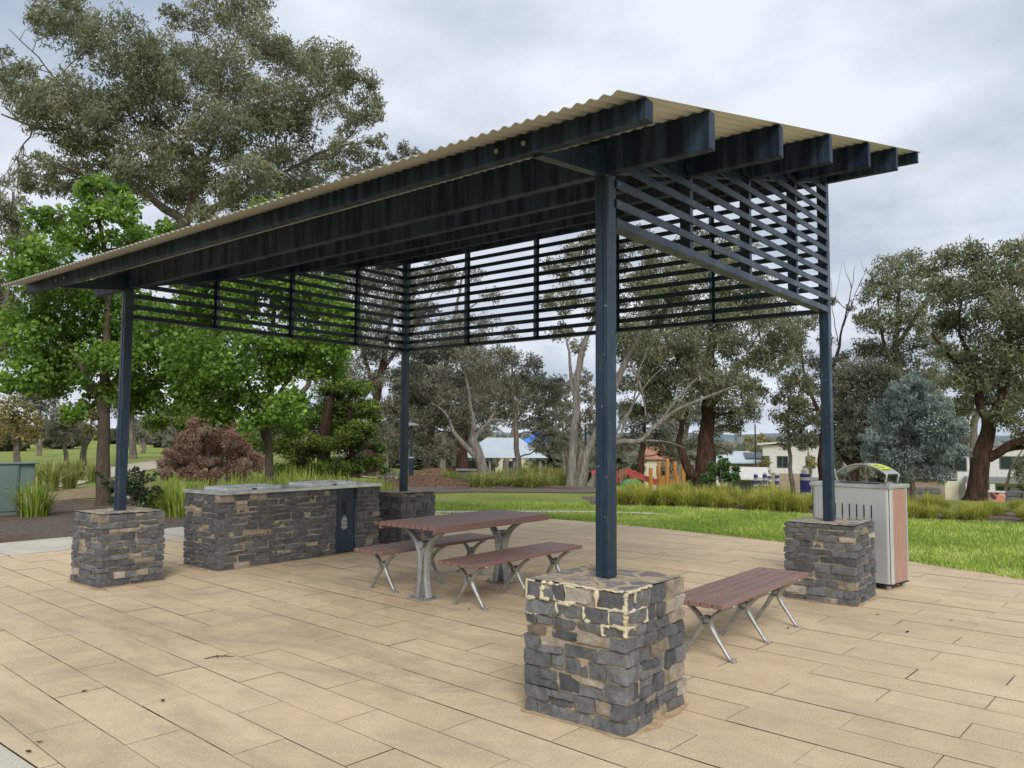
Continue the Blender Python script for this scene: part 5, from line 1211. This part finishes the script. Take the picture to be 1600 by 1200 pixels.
house(1252, 92, 'white two storey house with brown brick lower block left of the bin side post', 8.2, 9, 6.2, 'render_white', 'render_white', 'skillion', [(-2.6, 3.7, -1.4, 5.0, 2), (.4, 3.7, 1.4, 5.0, 2), (2.6, 3.7, 4.0, 5.0, 2), (-4.3, 3.7, -3.4, 5.0, 1)], -6, ex2, .7)
def ex3(t, fr):
    mb = MB(); local_box(mb, fr, -4.6, -3.0, 2.65, 1.5, -.003, 3.15); mb.build('porch_roof', 'greyroof', t)
    for u in (-4.4, -2.4, 1.3): mb = MB(); local_box(mb, fr, u-.22, -2.9, -1, u+.22, -2.5, 2.65); mb.build('porch_post', 'render_white', t)
    mb = MB(); local_box(mb, fr, .0, -.06, 0, 1.0, -.002, 2.2); mb.build('door', 'reddoor', t)
    mb = MB(); local_box(mb, fr, -6.4, -1.2, -1, -5.2, -.003, 2.6); mb.build('side_wing', 'render_cream', t)
house(1590, 92, 'white two storey house with red door and grey porch at the right edge', 10.5, 9, 6.2, 'render_white', 'greyroof', 'flat', [(-1.6, 3.9, 1.6, 5.2, 3), (-1.9, .4, -.8, 2.2, 1), (3.2, 3.9, 5.2, 5.2, 2), (-5.6, 3.6, -4.4, 5.0, 1)], 4, ex3)
house(1020, 118, 'tan house with terracotta roof behind the playground', 9, 9, 5.6, 'render_cream', 'terracotta', 'hip', [(-3.4, 3.2, -2.0, 4.5, 2), (.5, 3.2, 2.0, 4.5, 2)], -8, None, 2.0)
house(960, 120, 'pale house partly hidden by the multi trunked gum', 8, 8, 4.6, 'render_white', 'greyroof', 'hip', [(-2.5, 1.6, -1.0, 3.0, 2)], 5, None, 1.6)
house(1428, 110, 'low brown brick house glimpsed behind the silvery gum', 8, 8, 3.6, 'brick', 'greyroof', 'hip', [(-3, 1, -1.6, 2.2, 2), (1, 1, 2.5, 2.2, 2)], 0, None, 1.6)
house(592, 110, 'low pale roofed house glimpsed between the conifer and the back post', 9, 8, 3.2, 'render_cream', 'terracotta', 'hip', [(-2, 1.0, -.6, 2.2, 2)], 12, None, 1.8)
house(775, 112, 'cream house seen beneath the far pavilion roof', 11, 8, 2.6, 'render_cream', 'render_cream', 'hip', [(-3.6, .6, -2.4, 1.8, 2), (1.0, .6, 2.4, 1.8, 2)], -10, None, 1.6)

# --- playground pieces
def on(px, D, h=0): return gp(px, D, h)
def pole_set():
    base = on(1040, 46); t = thing('climbing_posts', 'cluster of orange timber playground posts behind the tussock band', 'playground', tuple(base))
    for px, D, h in ((1016, 46, 1.5), (1029, 47, 2.0), (1035, 45, 1.1), (1042, 46, 2.1), (1054, 47, 2.0), (1057, 45, 1.1), (1067, 46, 2.15), (1031, 44, .95), (1047, 44.5, .9)):
        p = on(px, D, -.1); mb = MB(); mb.tube([p, p+Vector((.03, 0, h))], [.12, .11], 10); mb.build('post', 'orange', t)
pole_set()
p = on(1005, 47); t = thing('playground_slide', 'coral red playground slide left of the orange timber posts', 'slide', tuple(p))
c0, v, s_ = frame_at(1005, 47); rows = []
for k in range(9):
    q = c0+s_*(-1.0+k*.24)+Vector((0,0,1.05-.09*k)); rows.append([q-v*.45+Vector((0,0,.28)), q-v*.38, q+v*.38, q+v*.45+Vector((0,0,.28))])
mb = MB(); mb.grid(rows); mb.build('chute', 'redplastic', t)
mb = MB(); mb.prism([c0+s_*(-1.0+k*.24)-v*.46+Vector((0,0,1.24-.09*k)) for k in (0, 8)]+[c0+s_*(-1.0+k*.24)-v*.46+Vector((0,0,1.02-.09*k)) for k in (8, 0)], (0,0,0), v*.04); mb.build('side_rail', 'redplastic', t)
mb = MB()
mb.cyl(c0-s_*.9+Vector((0,0,-.2)), c0-s_*.9+Vector((0,0,1.05)), .07, 8); mb.build('support', 'greyroof', t)
t = thing('play_mound', 'small green play dome beside the coral red slide', 'playground', tuple(on(985, 45))); rows = []
c0 = on(987, 45); c0.z += .05
for i in range(9):
    rows.append([c0+Vector((0.7*math.cos(a)*math.cos(PI/2*i/8), 0.7*math.sin(a)*math.cos(PI/2*i/8), 0.55*math.sin(PI/2*i/8))) for a in [2*PI*k/20 for k in range(21)]])
mb = MB(); mb.grid(rows); mb.build('dome', 'greenplastic', t, smooth=True)
t = thing('play_fence', 'low orange red panel fence left of the green play dome', 'fence', tuple(on(958, 48))); c0, v, s_ = frame_at(958, 48)
for k in range(5): mb = MB(); local_box(mb, (c0, v, s_), -1.3+k*.55, -.04, .2, -.82+k*.55, .04, .95+.08*(k % 2)); mb.build('panel', 'terracotta' if k % 2 else 'redplastic', t)
# striped rope posts
def rope():
    t = thing('rope_climber', 'rope climber on blue and white striped posts beyond the tussock band', 'playground', tuple(on(1170, 43)))
    tops = []
    for px, D in ((1180, 44), (1194, 43), (1201, 46), (1213, 44)):
        p = on(px, D, -.15); rt_ = None
        mb = MB(); mb.tube([p, p+Vector((0,0,1.25))], .11, 12); po = mb.build('post', 'blue', t)
        for z in (.3, .62, .95): mb = MB(); mb.tube([p+Vector((0,0,z)), p+Vector((0,0,z+.12))], .116, 12); mb.build('white_band', 'render_white', po)
        mb = MB(); mb.tube([p+Vector((0,0,1.26)), p+Vector((0,0,1.36))], [.10, .04], 12); mb.build('cap', 'render_white', po)
        tops.append(p+Vector((0,0,1.1)))
    for dz in (0, -.35, -.7):
        mb = MB()
        for a, b in zip(tops[:-1], tops[1:]): mb.tube([a+Vector((0,0,dz)), (a+b)/2+Vector((0,0,dz-.05)), b+Vector((0,0,dz))], .022, 5)
        mb.build('rope', 'render_cream', t)
rope()
p = on(1257, 36, -.1); t = thing('totem_post', 'single blue and white painted totem post left of the bin side post', 'totem', tuple(p))
mb = MB(); mb.tube([p, p+Vector((0,0,1.05))], .22, 12); po = mb.build('post', 'blue', t)
for z in (.12, .78): mb = MB(); mb.tube([p+Vector((0,0,z)), p+Vector((0,0,z+.13))], .228, 12); mb.build('white_band', 'render_white', po)
mb = MB(); mb.tube([p+Vector((0,0,1.05)), p+Vector((0,0,1.22)), p+Vector((0,0,1.3))], [.18, .15, .06], 12); mb.build('head', 'render_white', po)
fr = frame_at(1165, 48); t = thing('play_hut', 'small white play hut left of the striped rope posts', 'hut', tuple(fr[0]))
mb = MB(); c0, v, s_ = fr; mb.prism([c0+s_*-1.4+v*-.9+Vector((0,0,.95)), c0+s_*1.3+v*-.9+Vector((0,0,.95)), c0+s_*1.2+v*.9+Vector((0,0,1.55)), c0+s_*-.9+v*.9+Vector((0,0,1.55))], (0,0,0), (0,0,.08)); mb.build('roof', 'render_white', t)
for u in (-1.2, 1.1):
    for vv in (-.8, .8): mb = MB(); local_box(mb, fr, u-.05, vv-.05, -.2, u+.05, vv+.05, .94 if vv < 0 else 1.4); mb.build('post', 'render_white', t)
mb = MB(); local_box(mb, fr, -1.1, .78, 0, 1.0, .80, .9); mb.build('back_panel', 'greyroof', t)
fr = turned(frame_at(1558, 42), 6); t = thing('mosaic_wall', 'low mosaic wall in red, pink and black beside the huge gum trunk', 'wall', tuple(fr[0]))
mb = MB(); local_box(mb, fr, -.85, 0, -.3, .95, .35, .50); mb.build('mosaic', 'mosaic', t)
mb = MB(); local_box(mb, fr, -.9, -.03, .503, 1.0, .38, .56); mb.build('coping', 'render_white', t)
mb = MB(); local_box(mb, fr, -1.25, .0, -.3, -.86, .35, .36); mb.build('end_block', 'bluegrey', t)
# low dark stone seats
def seatblock(px, D, w_, h, label, mt='slate', cap=None):
    fr = turned(frame_at(px, D), (px*7) % 20-10); t = thing('stone_block_seat', label, 'stone seat', tuple(fr[0]), 'low stone blocks around the park')
    rnd = random.Random(px); mb = MB(); nn_ = max(2, int(w_/.45))
    for i in range(nn_):
        for j in range(max(1, int(h/.16))):
            u0 = -w_/2+w_*i/nn_+.01; local_box(mb, fr, u0, rnd.uniform(-.02, .02), -.2 if j == 0 else j*.16, u0+w_/nn_-.02, .5, (j+1)*.16-.01, .015)
    mb.build('blocks', mt, t)
    if cap: mb = MB(); local_box(mb, fr, -w_/2-.04, -.05, max(1, int(h/.16))*.16, w_/2+.04, .55, max(1, int(h/.16))*.16+.06, .01); mb.build('coping', 'greyroof', t)
seatblock(736, 31, 1.15, .62, 'dark stone wall block behind the leaning pale gum base', cap=1)
seatblock(800, 33, .7, .5, 'dark stone block among green tussocks below the far pavilion', cap=1)
seatblock(860, 34, .8, .5, 'dark stone block among tussocks left of the multi trunked gum', cap=1)
seatblock(604, 29.5, .7, .5, 'brown stone block behind the right end of the barbecue counter', 'bark_grey')
seatblock(666, 31, .5, .35, 'squat timber coloured block at the edge of the gravel road', 'bark_grey')
seatblock(1445, 26, .75, .45, 'dark stone block between the litter bin and the right edge gum')
seatblock(1592, 27, .8, .45, 'dark stone block at the right edge behind the tussocks')
p = on(705, 31, -.05); t = thing('tree_stump', 'upright brown timber stump left of the leaning pale gum', 'stump', tuple(p)); mb = MB(); mb.tube([p, p+Vector((.01, 0, .72))], [.21, .19], 12); mb.build('trunk', 'bark_red', t)
# lamp posts
def lamp(px, D, h, label, arm=0, sleeve=0):
    p = on(px, D, -.05); t = thing('lamp_post', label, 'lamp post', tuple(p), 'dark lamp posts in the park'); v = Vector((p.x-CAM.x, p.y-CAM.y, 0)).normalized(); s_ = Vector((v.y, -v.x, 0))
    mb = MB(); mb.tube([p, p+Vector((0,0,h))], [.055, .045], 12); mb.build('post', 'navy', t)
    if sleeve: mb = MB(); mb.tube([p, p+Vector((0,0,1.0))], .105, 14); mb.build('sleeve', 'navy', t); mb = MB(); mb.tube([p+Vector((0,0,1.0)), p+Vector((0,0,1.03))], .11, 14); mb.build('collar', 'render_white', t)
    if arm: mb = MB(); mb.bar(p+Vector((0,0,h-.02)), p+s_*arm+Vector((0,0,h-.02)), .08, .05); mb.build('lamp_head', 'navy', t)
    else: mb = MB(); mb.tube([p+Vector((0,0,h)), p+Vector((0,0,h+.05)), p+Vector((0,0,h+.12))], [.30, .28, .06], 16); mb.build('lamp_head', 'greyroof', t)
lamp(643, 32, 2.3, 'dark park lamp with disc head and thick sleeve right of the back post', 0, 1)
lamp(915, 36, 2.85, 'dark lamp post with short side arm between the trunks of the multi trunked gum', .45)
lamp(1180, 58, 5.2, 'thin dark pole in front of the brown brick house', .01)
# --- litter on the paving
def leaf_litter(px, py, s, label, rz, grp='fallen leaves and bark bits on the paving'):
    p = on_ground(px, py, .002); rnd = random.Random(px*3+py); mb = MB(); n_ = 7; top_ = []
    R = Matrix.Rotation(rz, 3, 'Z')
    pts = [(0, 0), (.3, .13), (.6, .10), (1, 0), (.65, -.12), (.3, -.10)]
    P_ = [p+R @ Vector(((a-.5)*s, b*s*1.6, .004+.12*s*abs(b)*3+rnd.uniform(0, .006))) for a, b in pts]; mid = p+Vector((0, 0, .003))
    k = len(mb.v); mb.v += P_+[mid]
    for i in range(6): mb.face([k+i, k+(i+1) % 6, k+6])
    o = mb.build('fallen_leaf', 'bark_red', loc=p); tag(o, label, 'leaf', grp)
for px, py, s, lb, rz in ((132,1081,.045,'curled brown leaf near the bottom left of the paving',.4), (254,1096,.05,'thin piece of bark lying right of the curled leaf, lower left paving',1.2), (62,1161,.04,'brown leaf beside the bottom left concrete corner',.2), (44,1176,.04,'second brown leaf at the bottom left concrete corner',2.1),
    (1232,982,.05,'dry leaf on the paving right of the lone bench',.3), (1486,970,.05,'dark leaf on the paving below the litter bin, towards the right edge',.9), (1418,988,.06,'flat brown leaf on the paving right of the bin-side pier',.1), (1372,961,.04,'small leaf just below the bin-side pier',1.9),
    (733,953,.04,'small dark leaf beside the near foot of the camera side table bench',.6), (626,897,.05,'dark leaf under the far side of the picnic table',1.0), (453,910,.05,'small leaf on the paving in front of the barbecue counter',.2)):
    leaf_litter(px, py, s, lb, rz)
random.seed(4); p = on_ground(340, 1028, .004); t_ = MB()
t_.tube([p+Vector((-.07, .05, 0)), p+Vector((0, .01, .012)), p+Vector((.09, -.06, .004))], [.003, .004, .002], 5); t_.tube([p, p+Vector((.02, .05, .02))], [.003, .001], 5); t_.tube([p+Vector((.03,-.02,.01)), p+Vector((.09, 0, .015))], [.003, .001], 5)
tag(t_.build('twig', 'bark_red', loc=p), 'small forked brown twig on the stained paving', 'twig')
